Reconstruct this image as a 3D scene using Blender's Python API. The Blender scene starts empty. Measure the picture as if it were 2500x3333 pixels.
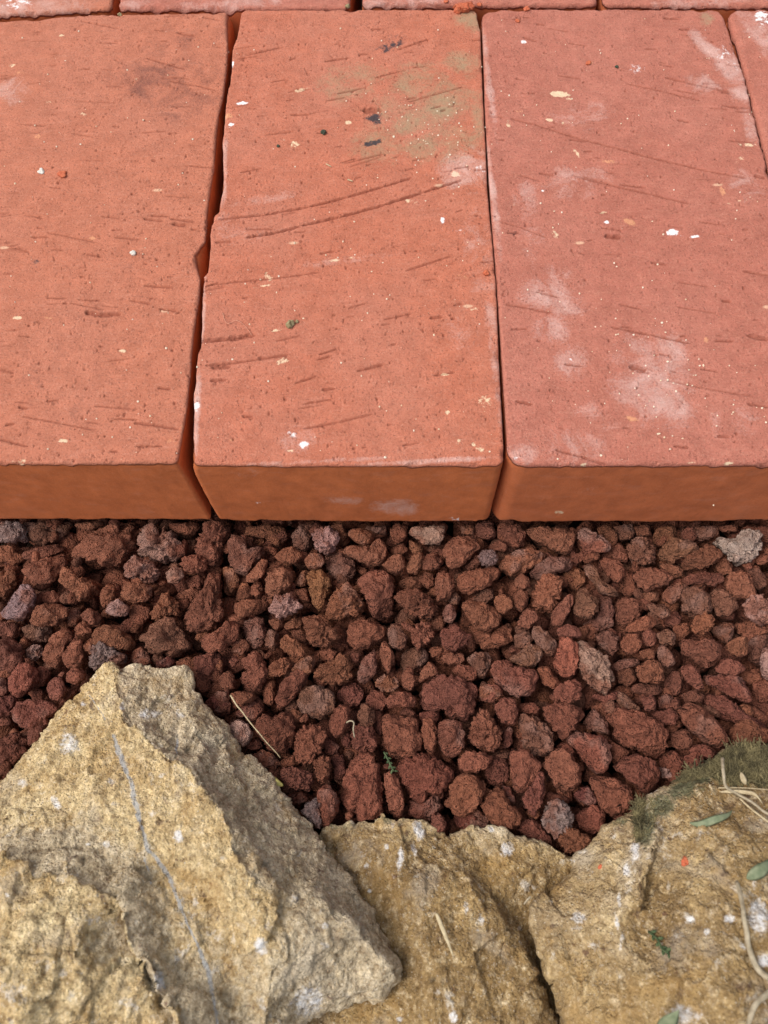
import bpy, bmesh, math
import numpy as np
from mathutils import Vector, Matrix, geometry

# ---------------------------------------------------------------- camera, light, exposure
SC = bpy.context.scene
F_PX, CX, CY = 2600.0, 1250.0, 1666.5          # focal length and centre in photograph pixels
PITCH = math.radians(22.4)
CAM = np.array([0.0, 0.0, 0.327])
cd = bpy.data.cameras.new("camera"); cam = bpy.data.objects.new("camera", cd)
SC.collection.objects.link(cam); SC.camera = cam
ROLL = math.radians(-2.94)
cam.location = CAM; cam.rotation_euler = (Matrix.Rotation(PITCH, 3, 'X') @ Matrix.Rotation(ROLL, 3, 'Z')).to_euler()
cd.sensor_width = 36; cd.sensor_fit = 'AUTO'; cd.lens = 36 * F_PX / 3333
cd.clip_start = 0.005; cd.clip_end = 200
cd.dof.use_dof = True; cd.dof.focus_distance = 0.30; cd.dof.aperture_fstop = 17
SUN_EL, SUN_AZ = math.radians(58), math.radians(-98)    # azimuth from +Y towards +X
w = bpy.data.worlds.new("World"); SC.world = w; w.use_nodes = True
nt = w.node_tree; nt.nodes.clear()
sky = nt.nodes.new("ShaderNodeTexSky"); sky.sky_type = 'NISHITA'; sky.sun_disc = False
sky.sun_elevation = SUN_EL; sky.sun_rotation = SUN_AZ
sky.dust_density = 4.0; sky.air_density = 1.0; sky.ozone_density = 0.6
bg = nt.nodes.new("ShaderNodeBackground"); bg.inputs[1].default_value = 0.15
wo = nt.nodes.new("ShaderNodeOutputWorld")
hs = nt.nodes.new("ShaderNodeHueSaturation"); hs.inputs["Saturation"].default_value = 0.45      # thin white cloud over the blue
nt.links.new(sky.outputs[0], hs.inputs["Color"]); nt.links.new(hs.outputs[0], bg.inputs[0]); nt.links.new(bg.outputs[0], wo.inputs[0])
sd = bpy.data.lights.new("sun", 'SUN'); sd.energy = 1.45; sd.angle = math.radians(30); sd.color = (1, 0.965, 0.91)
sun = bpy.data.objects.new("sun", sd); SC.collection.objects.link(sun)
sdir = Vector((math.sin(SUN_AZ) * math.cos(SUN_EL), math.cos(SUN_AZ) * math.cos(SUN_EL), math.sin(SUN_EL)))
sun.rotation_euler = sdir.to_track_quat('Z', 'Y').to_euler()
SC.view_settings.view_transform = 'Standard'; SC.view_settings.look = 'None'
SC.view_settings.gamma = 1; SC.view_settings.use_curve_mapping = False
SC.view_settings.exposure = 0.36

# ---------------------------------------------------------------- helpers
rng = np.random.default_rng(11)
cp, sp = math.cos(PITCH), math.sin(PITCH); cr_, sr_ = math.cos(ROLL), math.sin(ROLL)
def proj(P):
    q = np.asarray(P) - CAM; z = q[..., 1] * sp - q[..., 2] * cp; x = q[..., 0] / z; y = (q[..., 1] * cp + q[..., 2] * sp) / z
    return CX + F_PX * (x * cr_ + y * sr_), CY - F_PX * (-x * sr_ + y * cr_)
def ray(px, py):
    x = (np.asarray(px, float) - CX) / F_PX; y = -(np.asarray(py, float) - CY) / F_PX
    x, y = x * cr_ - y * sr_, x * sr_ + y * cr_
    return np.stack([x, y * cp + sp, y * sp - cp], -1)
def at(px, py, z):
    """point of the photograph (px, py) on the level plane at height z"""
    d = ray(px, py); t = (np.asarray(z, float) - CAM[2]) / d[..., 2]
    return CAM + d * t[..., None]
def atY(px, py, Y):
    d = ray(px, py); t = (Y - CAM[1]) / d[..., 1]
    return CAM + d * t[..., None]

def _hash(i, j, k, seed):
    n = (i * 374761393 + j * 668265263 + k * 2147483647 + seed * 1274126177) & 0xFFFFFFFF
    n = ((n ^ (n >> 13)) * 1274126177) & 0xFFFFFFFF
    n = ((n ^ (n >> 16)) * 2246822519) & 0xFFFFFFFF
    return ((n ^ (n >> 15)) & 0xFFFFFF) / float(0xFFFFFF)
def vnoise(P, seed=0):
    P = np.asarray(P, float); I = np.floor(P).astype(np.int64); f = P - I
    f = f * f * f * (f * (f * 6 - 15) + 10)
    i, j, k = I[..., 0], I[..., 1], I[..., 2]; u, v, w_ = f[..., 0], f[..., 1], f[..., 2]
    def L(a, b, t): return a + (b - a) * t
    r = L(L(L(_hash(i, j, k, seed), _hash(i+1, j, k, seed), u), L(_hash(i, j+1, k, seed), _hash(i+1, j+1, k, seed), u), v),
          L(L(_hash(i, j, k+1, seed), _hash(i+1, j, k+1, seed), u), L(_hash(i, j+1, k+1, seed), _hash(i+1, j+1, k+1, seed), u), v), w_)
    return r * 2 - 1
ROT = np.array([[0.36, 0.48, -0.8], [-0.8, 0.6, 0.0], [0.48, 0.64, 0.6]])
def fbm(P, octs=4, seed=0, gain=0.5):
    s = 0; a = 1.0
    for o in range(octs):
        s = s + a * vnoise(P, seed + o * 17); P = (P @ ROT.T) * 2.03 + 5.3; a *= gain
    return s
def cells(P, seed=0):
    """broken-stone relief: every Voronoi cell is a plane of its own height and tilt"""
    P = np.asarray(P, float); I = np.floor(P).astype(np.int64); best = np.full(P.shape[:-1], 9.0); out = np.zeros(P.shape[:-1])
    for a in (-1, 0, 1):
        for b in (-1, 0, 1):
            for c in (-1, 0, 1):
                i, j, k = I[..., 0] + a, I[..., 1] + b, I[..., 2] + c
                h1, h2, h3 = _hash(i, j, k, seed), _hash(i, j, k, seed + 7), _hash(i, j, k, seed + 13)
                q = np.stack([i + h1, j + h2, k + h3], -1) - P; d = (q ** 2).sum(-1)
                v = (h2 - .5) + ((h3 - .5) * q[..., 0] + (h1 - .5) * q[..., 1] + (h2 - .5) * q[..., 2]) * 1.8
                out = np.where(d < best, v, out); best = np.minimum(best, d)
    return out
def worley(P, seed=0):
    P = np.asarray(P, float); I = np.floor(P).astype(np.int64); best = np.full(P.shape[:-1], 9.0)
    for a in (-1, 0, 1):
        for b in (-1, 0, 1):
            for c in (-1, 0, 1):
                i, j, k = I[..., 0] + a, I[..., 1] + b, I[..., 2] + c
                q = np.stack([i + _hash(i, j, k, seed), j + _hash(i, j, k, seed + 7), k + _hash(i, j, k, seed + 13)], -1)
                best = np.minimum(best, ((q - P) ** 2).sum(-1))
    return np.sqrt(best)

def mesh_obj(name, V, Fs, mat, parent=None, smooth=True, origin=None, attrs=None):
    """V (n,3) world points, Fs list of (m,k) index arrays of equal k, linked as one mesh object"""
    V = np.asarray(V, float)
    if origin is not None: V = V - np.asarray(origin)
    me = bpy.data.meshes.new(name); me.vertices.add(len(V)); me.vertices.foreach_set("co", V.astype(np.float32).ravel())
    Fs = [np.asarray(f, np.int32) for f in Fs if len(f)]
    loops = np.concatenate([f.ravel() for f in Fs]); sizes = np.concatenate([np.full(len(f), f.shape[1]) for f in Fs])
    starts = np.concatenate([[0], np.cumsum(sizes)[:-1]])
    me.loops.add(len(loops)); me.loops.foreach_set("vertex_index", loops.astype(np.int32))
    me.polygons.add(len(sizes)); me.polygons.foreach_set("loop_start", starts.astype(np.int32))
    me.polygons.foreach_set("loop_total", sizes.astype(np.int32))
    me.polygons.foreach_set("use_smooth", np.full(len(sizes), smooth, bool))
    me.update(calc_edges=True)
    for k, a in (attrs or {}).items():
        a = np.asarray(a, np.float32)
        if a.ndim == 1:
            t = me.attributes.new(k, 'FLOAT', 'POINT'); t.data.foreach_set("value", a)
        else:
            if a.shape[1] == 3: a = np.concatenate([a, np.ones((len(a), 1), np.float32)], 1)
            t = me.attributes.new(k, 'FLOAT_COLOR', 'POINT'); t.data.foreach_set("color", a.ravel())
    me.materials.append(mat)
    o = bpy.data.objects.new(name, me); SC.collection.objects.link(o)
    if origin is not None and parent is None: o.location = origin
    if parent is not None: o.parent = parent
    return o
def tag(o, label=None, cat=None, group=None, kind=None):
    if label: o["label"] = label
    if cat: o["category"] = cat
    if group: o["group"] = group
    if kind: o["kind"] = kind
    return o
def empty(name, loc):
    o = bpy.data.objects.new(name, None); SC.collection.objects.link(o); o.location = loc; o.empty_display_size = 0.005
    return o
def ico(n):
    bm = bmesh.new(); bmesh.ops.create_icosphere(bm, subdivisions=n, radius=1)
    V = np.array([v.co[:] for v in bm.verts]); V /= np.linalg.norm(V, axis=1)[:, None]
    F = np.array([[v.index for v in f.verts] for f in bm.faces]); bm.free()
    return V, F
ICO = {n: ico(n) for n in (1, 2, 3, 4, 5, 6)}

# ---------------------------------------------------------------- materials
class N:
    def __init__(s, name):
        s.m = bpy.data.materials.new(name); s.m.use_nodes = True; s.t = s.m.node_tree; s.t.nodes.clear()
        s.out = s.t.nodes.new("ShaderNodeOutputMaterial"); s.b = s.t.nodes.new("ShaderNodeBsdfPrincipled")
        s.t.links.new(s.b.outputs[0], s.out.inputs[0]); s.co = s.t.nodes.new("ShaderNodeTexCoord").outputs["Object"]
    def put(s, sock, v):
        if isinstance(v, bpy.types.NodeSocket): s.t.links.new(v, sock)
        elif isinstance(v, (tuple, list)) and len(v) == 3 and sock.type == 'RGBA': sock.default_value = (*v, 1)
        else: sock.default_value = v
    def attr(s, n, col=False):
        a = s.t.nodes.new("ShaderNodeAttribute"); a.attribute_name = n; return a.outputs["Color" if col else "Fac"]
    def noise(s, scale, detail=4, rough=0.55, co=None, dist=0):
        n = s.t.nodes.new("ShaderNodeTexNoise"); n.inputs["Scale"].default_value = scale; n.inputs["Detail"].default_value = detail
        n.inputs["Roughness"].default_value = rough; n.inputs["Distortion"].default_value = dist
        s.t.links.new(co or s.co, n.inputs["Vector"]); return n.outputs["Fac"]
    def vor(s, scale, feat='F1', co=None, out="Distance"):
        n = s.t.nodes.new("ShaderNodeTexVoronoi"); n.feature = feat; n.inputs["Scale"].default_value = scale
        s.t.links.new(co or s.co, n.inputs["Vector"]); return n.outputs[out]
    def mp(s, sc):
        n = s.t.nodes.new("ShaderNodeMapping"); n.inputs["Scale"].default_value = sc; s.t.links.new(s.co, n.inputs[0]); return n.outputs[0]
    def math(s, op, a, b=0.0, c=None, clamp=False):
        n = s.t.nodes.new("ShaderNodeMath"); n.operation = op; n.use_clamp = clamp
        s.put(n.inputs[0], a); s.put(n.inputs[1], b)
        if c is not None: s.put(n.inputs[2], c)
        return n.outputs[0]
    def rng(s, v, a, b, c=0.0, d=1.0, sm=False):
        n = s.t.nodes.new("ShaderNodeMapRange"); n.interpolation_type = 'SMOOTHSTEP' if sm else 'LINEAR'
        s.put(n.inputs[0], v)
        for i, q in enumerate((a, b, c, d)): s.put(n.inputs[i + 1], q)
        return n.outputs[0]
    def mix(s, f, a, b, mode='MIX'):
        n = s.t.nodes.new("ShaderNodeMix"); n.data_type = 'RGBA'; n.blend_type = mode
        s.put(n.inputs[0], f); s.put(n.inputs[6], a); s.put(n.inputs[7], b); return n.outputs[2]
    def bump(s, h, dist, strength=1.0, nrm=None):
        n = s.t.nodes.new("ShaderNodeBump"); n.inputs["Strength"].default_value = strength; n.inputs["Distance"].default_value = dist
        s.put(n.inputs["Height"], h)
        if nrm: s.t.links.new(nrm, n.inputs["Normal"])
        return n.outputs[0]
    def fin(s, col, rough=0.9, nrm=None, spec=0.3):
        s.put(s.b.inputs["Base Color"], col); s.put(s.b.inputs["Roughness"], rough); s.b.inputs["Specular IOR Level"].default_value = spec
        if nrm: s.t.links.new(nrm, s.b.inputs["Normal"])
        return s.m

def mat_brick(name, top, side, pink):
    n = N(name)
    ist = n.attr("top")
    big = n.noise(28, 3); mid = n.noise(160, 4, 0.6); fine = n.noise(1500, 3, 0.7)
    base = n.mix(ist, side, top)
    base = n.mix(n.math('MULTIPLY', n.rng(big, 0.35, 0.65, 0, 1, True), n.math('MULTIPLY', ist, 0.55)), base, pink)
    base = n.mix(1.0, base, n.mix(n.rng(mid, 0.3, 0.7), (0.86, 0.84, 0.83), (1.12, 1.13, 1.14)), 'MULTIPLY')
    sp_ = n.math('MULTIPLY', n.rng(fine, 0.52, 0.72), n.rng(ist, 0, 1, 0.5, 1))
    base = n.mix(n.math('MULTIPLY', sp_, 0.32), base, (0.68, 0.37, 0.26))
    dk = n.math('MULTIPLY', n.rng(n.noise(1250, 2, 0.6), 0.42, 0.30), n.rng(ist, 0, 1, 0.15, 0.55))
    base = n.mix(dk, base, (0.16, 0.045, 0.03))
    # streaks smeared along the cut
    st = n.noise(1.0, 4, 0.6, n.mp((110, 900, 300)))
    base = n.mix(n.math('MULTIPLY', n.rng(st, 0.55, 0.75), 0.22), base, (0.58, 0.27, 0.19))
    # pale clay inclusions
    v = n.t.nodes.new("ShaderNodeTexVoronoi"); v.inputs["Scale"].default_value = 90; n.t.links.new(n.mp((0.55, 1.4, 1)), v.inputs["Vector"])
    hit = n.math('MULTIPLY', n.rng(v.outputs["Distance"], 0.11, 0.06), n.math('GREATER_THAN', v.outputs["Color"], 0.86))
    base = n.mix(n.math('MULTIPLY', hit, n.math('MULTIPLY', ist, 0.75)), base, (0.72, 0.45, 0.29))
    # stains whose outline breaks up in noise
    md = n.math('MULTIPLY', n.math('SUBTRACT', n.noise(85, 6, 0.68, dist=0.9), 0.5), 2.6); br = n.noise(650, 6, 0.8); brf = n.noise(1100, 6, 0.85); irr = n.math('MULTIPLY', n.math('SUBTRACT', n.noise(330, 4, 0.6, dist=0.8), 0.5), 2.6)
    def m_(a, lo=0.55, hi=0.95, k=1.0, nz=br):
        x = n.math('ADD', n.attr(a), n.math('MULTIPLY', n.math('SUBTRACT', nz, 0.5), 1.8))
        if a in ('dust', 'green', 'soot'): x = n.math('ADD', x, n.math('MULTIPLY', md, n.rng(n.attr(a), 0.0, 0.2)))
        else: x = n.math('ADD', x, n.math('MULTIPLY', irr, n.rng(n.attr(a), 0.0, 0.2)))
        return n.math('MULTIPLY', n.rng(x, lo, hi), k)
    base = n.mix(m_("green", 0.20, 1.10, 0.80), base, (0.33, 0.25, 0.145))
    base = n.mix(m_("cream", 0.60, 0.90, 0.8), base, (0.80, 0.62, 0.40))
    base = n.mix(m_("orange", 0.60, 1.0, 0.6), base, (0.74, 0.36, 0.18))
    base = n.mix(m_("dust", 0.30, 1.5, 0.72, brf), base, (0.72, 0.52, 0.46))
    base = n.mix(m_("white", 0.50, 0.90, 0.95), base, (0.88, 0.84, 0.82))
    base = n.mix(m_("soot", 0.50, 1.15, 0.60, brf), base, (0.13, 0.05, 0.04))
    base = n.mix(m_("dark", 0.45, 0.95, 0.93), base, (0.035, 0.032, 0.038))
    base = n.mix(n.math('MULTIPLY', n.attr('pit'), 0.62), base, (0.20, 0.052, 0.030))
    h = n.math('ADD', n.math('MULTIPLY', n.noise(1300, 4, 0.7), 1.5), n.math('MULTIPLY', n.rng(n.vor(560), 0.0, 0.22), 0.9))
    h = n.math('ADD', h, n.math('MULTIPLY', n.noise(1.0, 3, 0.6, n.mp((260, 1200, 400))), 0.5))
    h = n.math('ADD', h, n.math('MULTIPLY', n.rng(n.vor(260), 0.03, 0.16), 0.7)); h = n.math('MULTIPLY', h, n.rng(ist, 0, 1, 0.13, 1))
    return n.fin(base, n.rng(ist, 0, 1, 0.55, 0.88), n.bump(h, 0.00042, 0.85), 0.35)

def mat_lava():
    n = N("lava_rock")
    t = n.attr("tint", True)
    a = n.noise(230, 5, 0.65); b = n.noise(1100, 4, 0.7); c = n.noise(90, 3)
    col = n.mix(1.0, t, n.mix(n.rng(a, 0.3, 0.7), (0.60, 0.58, 0.58), (1.34, 1.36, 1.36)), 'MULTIPLY')
    col = n.mix(n.math('MULTIPLY', n.rng(c, 0.50, 0.72), 0.35), col, (0.29, 0.105, 0.062))
    col = n.mix(n.math('MULTIPLY', n.rng(b, 0.55, 0.78), 0.45), col, (0.40, 0.17, 0.11))
    col = n.mix(n.math('MULTIPLY', n.rng(b, 0.42, 0.28), 0.6), col, (0.05, 0.016, 0.013))
    v = n.vor(900); w1 = n.vor(420)
    h = n.math('ADD', n.math('MULTIPLY', n.rng(v, 0.0, 0.45), 0.7), n.math('MULTIPLY', n.noise(1300, 3, 0.7), 1.0))
    h = n.math('ADD', h, n.math('MULTIPLY', n.noise(420, 4, 0.65), 1.3))
    h = n.math('ADD', h, n.math('MULTIPLY', n.rng(w1, 0.05, 0.30), n.math('MULTIPLY', n.rng(n.noise(120, 2), 0.45, 0.6), 0.9)))
    return n.fin(col, 0.92, n.bump(h, 0.0016, 1.0), 0.2)

def mat_sand():
    n = N("sandstone")
    wth = n.math('MULTIPLY', n.attr("grey"), 0.92); brn = n.attr("brown")
    a = n.noise(70, 5, 0.62); b = n.noise(330, 5, 0.68); f = n.noise(1500, 3, 0.7)
    yel = n.mix(n.rng(a, 0.35, 0.66), (0.50, 0.345, 0.155), (0.70, 0.56, 0.32))
    gry = n.mix(n.rng(a, 0.35, 0.66), (0.46, 0.37, 0.24), (0.61, 0.51, 0.355))
    bro = n.mix(n.rng(a, 0.35, 0.66), (0.235, 0.150, 0.060), (0.39, 0.265, 0.115))
    nz = n.math('MULTIPLY', n.math('SUBTRACT', b, 0.5), 0.9)
    col = n.mix(n.rng(n.math('ADD', wth, nz), 0.38, 0.62), yel, gry)
    col = n.mix(n.rng(n.math('ADD', brn, nz), 0.25, 0.75), col, bro)
    col = n.mix(n.math('MULTIPLY', n.rng(b, 0.52, 0.70), 0.65), col, (0.78, 0.64, 0.42))
    col = n.mix(n.math('MULTIPLY', n.rng(b, 0.47, 0.30), 0.75), col, (0.20, 0.115, 0.04))
    g1 = n.vor(520, out="Color")
    col = n.mix(0.6, col, n.mix(1.0, col, n.mix(g1, (0.55, 0.48, 0.40), (1.42, 1.43, 1.45)), 'MULTIPLY'))
    g2 = n.noise(950, 4, 0.75); col = n.mix(1.0, col, n.mix(n.rng(g2, 0.32, 0.68), (0.62, 0.56, 0.48), (1.36, 1.38, 1.40)), 'MULTIPLY')
    col = n.mix(n.math('MULTIPLY', n.rng(f, 0.60, 0.74), 0.8), col, (0.88, 0.82, 0.68))
    rd = n.noise(260, 3, 0.6)
    col = n.mix(n.math('MULTIPLY', n.rng(rd, 0.66, 0.73), 0.7), col, (0.10, 0.035, 0.025))
    col = n.mix(n.math('MULTIPLY', n.rng(n.noise(150, 4, 0.7), 0.62, 0.72), 0.6), col, (0.82, 0.76, 0.66))
    lo = n.noise(38, 5, 0.65, dist=0.7); lo2 = n.noise(55, 4, 0.6)
    col = n.mix(n.math('MULTIPLY', n.rng(lo, 0.54, 0.64), 0.45), col, (0.40, 0.235, 0.075))
    col = n.mix(n.math('MULTIPLY', n.rng(lo2, 0.56, 0.68), 0.40), col, (0.46, 0.395, 0.31))
    col = n.mix(n.math('MULTIPLY', n.rng(lo, 0.42, 0.34), 0.2), col, (0.27, 0.20, 0.125))
    br = n.noise(480, 6, 0.8)
    def m_(k, lo, hi, s_):
        x = n.math('ADD', n.attr(k), n.math('MULTIPLY', n.math('SUBTRACT', br, 0.5), 2.2)); return n.math('MULTIPLY', n.rng(x, lo, hi), s_)
    col = n.mix(m_("green", 0.3, 0.8, 0.8), col, (0.085, 0.10, 0.05))
    col = n.mix(m_("dark", 0.55, 0.85, 0.75), col, (0.09, 0.045, 0.03))
    col = n.mix(m_("white", 0.50, 1.0, 0.9), col, (0.86, 0.84, 0.82))
    col = n.mix(m_("vein", 0.45, 0.9, 0.8), col, (0.40, 0.41, 0.42))
    h = n.math('ADD', n.math('MULTIPLY', n.noise(650, 5, 0.75), 1.2), n.math('MULTIPLY', n.rng(n.vor(900), 0, 0.5), 0.6))
    h = n.math('ADD', h, n.math('MULTIPLY', n.noise(1500, 3, 0.7), 0.6))
    return n.fin(col, 0.82, n.bump(h, 0.0011, 0.9), 0.35)
def mat_plain(name, c1, c2, scale=300, rough=0.8, bump=0.0003, spec=0.3, trans=0):
    n = N(name); a = n.noise(scale, 4, 0.6)
    m = n.fin(n.mix(n.rng(a, 0.35, 0.65), c1, c2), rough, n.bump(a, bump, 0.7), spec)
    return m
M_LAVA, M_SAND = mat_lava(), mat_sand()
M_B1 = mat_brick("clay_orange_red", (0.460, 0.153, 0.086), (0.56, 0.160, 0.055), (0.46, 0.165, 0.100))
M_B2 = mat_brick("clay_orange", (0.460, 0.142, 0.079), (0.56, 0.160, 0.055), (0.465, 0.170, 0.108))
M_B3 = mat_brick("clay_pink_red", (0.41, 0.134, 0.089), (0.54, 0.155, 0.059), (0.45, 0.162, 0.112))
M_SOIL = mat_plain("soil", (0.05, 0.03, 0.02), (0.10, 0.06, 0.04), 60, 1.0, 0.002)
M_STRAW = mat_plain("dry_straw", (0.34, 0.26, 0.15), (0.54, 0.44, 0.27), 500, 0.7)
M_STEM = mat_plain("dry_stem", (0.24, 0.19, 0.12), (0.42, 0.35, 0.24), 500, 0.7)
M_GRASS = mat_plain("grass_blade", (0.12, 0.15, 0.08), (0.22, 0.24, 0.14), 400, 0.6)
M_YLEAF = mat_plain("yellow_leaf", (0.35, 0.33, 0.08), (0.5, 0.42, 0.14), 400, 0.6)
M_MOSS = mat_plain("moss", (0.06, 0.05, 0.025), (0.22, 0.18, 0.085), 250, 0.9)
M_CLUMP = mat_plain("dry_soil_crumb", (0.20, 0.15, 0.07), (0.36, 0.30, 0.17), 900, 1.0)
M_FLUFF = mat_plain("dark_moss_crumb", (0.03, 0.04, 0.03), (0.09, 0.10, 0.06), 900, 1.0)
M_GRAIN = mat_plain("pale_grain", (0.70, 0.55, 0.36), (0.80, 0.72, 0.60), 300, 0.8)
M_WPEB = mat_plain("pale_pebble", (0.55, 0.50, 0.42), (0.80, 0.76, 0.68), 700, 0.8)
M_RCHIP = mat_plain("red_chip", (0.42, 0.09, 0.04), (0.52, 0.15, 0.07), 700, 0.8)
M_FIBRE = mat_plain("red_fibre", (0.55, 0.22, 0.14), (0.6, 0.3, 0.2), 500, 0.6)

# ---------------------------------------------------------------- ground and bricks
ZB, ZT = 0.042, 0.093                      # brick bed and brick top
g = 30.0; gx = np.concatenate([[-g, -2], np.linspace(-0.6, 0.6, 60), [2, g]]); GX, GY = np.meshgrid(gx, gx)
GZ = 0.0015 * fbm(np.stack([GX * 40, GY * 40, GX * 0], -1), 3, 3) - 0.002
n_ = len(gx); idx = np.arange(n_ * n_).reshape(n_, n_)
Q = np.stack([idx[:-1, :-1], idx[:-1, 1:], idx[1:, 1:], idx[1:, :-1]], -1).reshape(-1, 4)
tag(mesh_obj("ground", np.stack([GX, GY, GZ], -1).reshape(-1, 3), [Q], M_SOIL), "bare dark soil under the red lava gravel", kind="structure")

def edge_fn(pts, z=ZT, axis=0):
    """traced edge -> function; axis 0: X as function of Y, axis 1: Y as function of X, with its straight fit"""
    P = at([p[0] for p in pts], [p[1] for p in pts], z)
    a, b = (P[:, 1], P[:, 0]) if axis == 0 else (P[:, 0], P[:, 1])
    o = np.argsort(a); a, b = a[o], b[o]
    k = np.polyfit(a, b, 1)
    return (lambda t: np.interp(t, a, b) + np.where(t < a[0], k[0] * (t - a[0]), 0) + np.where(t > a[-1], k[0] * (t - a[-1]), 0)), (lambda t: np.polyval(k, t))

def seg_d(X, Y, x1, y1, x2, y2):
    dx, dy = x2 - x1, y2 - y1; L2 = dx * dx + dy * dy + 1e-12
    t = ((X - x1) * dx + (Y - y1) * dy) / L2; tc = np.clip(t, 0, 1)
    return np.hypot(X - x1 - tc * dx, Y - y1 - tc * dy), t

def axis_lattice(n, L, edge=0.0016, ne=6):
    e = np.linspace(0, 1, ne + 1)[:-1] ** 1.3 * edge
    return np.concatenate([e, np.linspace(edge, L - edge, n), (L - e)[::-1]]) / L

def brick(pl, pr, pf, pb, mat, label, group, slope, grooves=(), marks=(), fmarks=(), seed=0, res=0.00034, ucoarse=None, rv=0.002, rt=0.0012,
          ragl=1.0, ragr=1.0, ztop=ZT, dashes=260, rvs=None):
    """pl/pr/pf/pb: traced left, right, front, back top edges in photograph pixels"""
    xl, xls = edge_fn(pl, ztop); xr, xrs = edge_fn(pr, ztop); yf, yfs = edge_fn(pf, ztop, 1); yb, ybs = edge_fn(pb, ztop, 1)
    nx = max(30, int(0.1 / res)); ny = max(60, int(0.215 / res)); nz = 34
    U = axis_lattice(nx, 0.1)
    if ucoarse: U = np.concatenate([U[U < ucoarse][::7], U[U >= ucoarse]])
    Vv = axis_lattice(ny, 0.215)
    W = np.concatenate([np.linspace(0, 0.12, 9)[:-1], np.linspace(0.12, 0.86, nz - 16), np.linspace(0.86, 1, 9)[1:]])
    r = np.random.default_rng(seed)
    def place(u, v, wz):
        """box coordinates -> world; wz 0 bottom .. 1 top"""
        dep = (1 - wz) * (ztop - ZB)
        rag = np.exp(-dep / 0.004)
        # plan view with rounded vertical corners
        xm = (xls(0.16) + xrs(0.16)) / 2
        Y0, Y1 = yfs(xm), ybs(xm)
        X, Yv = u, v
        for it in range(2):
            Yg = Y0 + (Y1 - Y0) * Yv
            XL = xls(Yg) + (xl(Yg) - xls(Yg)) * rag * ragl; XR = xrs(Yg) + (xr(Yg) - xrs(Yg)) * rag * ragr
            xw = XL + (XR - XL) * X
            YF = yfs(xw) + (yf(xw) - yfs(xw)) * rag; YB = ybs(xw) + (yb(xw) - ybs(xw)) * rag
            yw = YF + (YB - YF) * Yv
        wd, ln = XR - XL, YB - YF
        rr = np.where(u < 0.5, (rvs or (rv, rv))[0], (rvs or (rv, rv))[1])
        ex = np.minimum(u, 1 - u) * wd; ey = np.minimum(v, 1 - v) * ln
        sx = np.where(u < 0.5, 1, -1); sy = np.where(v < 0.5, 1, -1)
        inx, iny = ex < rr, ey < rr; c = inx & iny
        ax, ay = 1 - ex / rr, 1 - ey / rr
        m = np.maximum(ax, ay); h = np.sqrt(ax * ax + ay * ay) + 1e-9
        nxp, nyp = ax / h * m, ay / h * m
        xw = np.where(c, xw + sx * rr * (ax - nxp), xw); yw = np.where(c, yw + sy * rr * (ay - nyp), yw)
        return xw, yw, np.minimum(ex, ey)
    key = {}; Vs = []; Fs = []; cnt = 0
    parts = []
    # top
    u, v = np.meshgrid(U, Vv); x, y, e = place(u, v, np.ones_like(u))
    sx = np.stack([x, y, x * 0], -1)
    wob = 1 + 0.4 * fbm(sx * 400, 3, seed + 1)
    rte = rt * np.clip(wob, 0.35, 2.2); dd = np.clip(e / rte, 0, 1)
    drop = rte * (1 - np.sqrt(np.clip(1 - (1 - dd) ** 2, 0, 1)))
    relief = 0.00007 * fbm(sx * 100, 2, seed + 2) + 0.00005 * fbm(sx * np.array([500, 1100, 1]), 3, seed + 3)
    relief -= 0.00022 * np.clip(fbm(sx * 700, 2, seed + 4) - 0.55, 0, 1)
    zt = ztop - drop + relief * np.clip(e / 0.001, 0, 1)
    # grooves and short drag marks cut in by the wire
    ymin, ymax = y.min(), y.max(); pit = np.zeros_like(x)
    def cut(x1, y1, x2, y2, wd, dp, up=0.0):
        if y1 > y2: x1, y1, x2, y2 = x2, y2, x1, y1
        v0, v1 = (y1 - 0.004 - ymin) / (ymax - ymin), (y2 + 0.004 - ymin) / (ymax - ymin)
        i0, i1 = max(0, np.searchsorted(Vv, v0 - 0.02)), min(len(Vv), np.searchsorted(Vv, v1 + 0.02))
        if i1 <= i0: return
        xs, ys = x[i0:i1], y[i0:i1]
        nzq = vnoise(np.stack([xs * 900, ys * 900, xs * 0 + wd * 1e5], -1), seed + 5)
        d, t = seg_d(xs, ys, x1, y1, x2, y2)
        dx, dy = x2 - x1, y2 - y1
        sgn = np.sign((ys - y1) * dx - (xs - x1) * dy) * np.sign(dx if dx else 1)
        tap = np.clip(np.minimum(t, 1 - t) * 6 + 0.35, 0, 1); W_ = wd * tap * (1 + 0.45 * nzq)
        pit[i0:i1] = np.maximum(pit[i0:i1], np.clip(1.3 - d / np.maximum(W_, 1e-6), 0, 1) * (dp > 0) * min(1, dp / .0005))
        zt[i0:i1] -= dp * np.clip(1.25 - (d / np.maximum(W_, 1e-6)) ** 2, 0, 1) * (d < W_ * 1.2)
        zt[i0:i1] += up * np.exp(-((d - wd * 1.5) / (wd * 0.6)) ** 2) * (sgn < 0) * np.clip(nzq + 0.4, 0, 1) * ((t > 0) & (t < 1))
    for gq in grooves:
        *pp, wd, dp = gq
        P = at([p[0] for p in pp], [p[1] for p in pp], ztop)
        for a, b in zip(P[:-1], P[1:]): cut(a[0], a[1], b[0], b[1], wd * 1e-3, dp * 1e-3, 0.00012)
    X0, X1 = x.min(), x.max()
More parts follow.
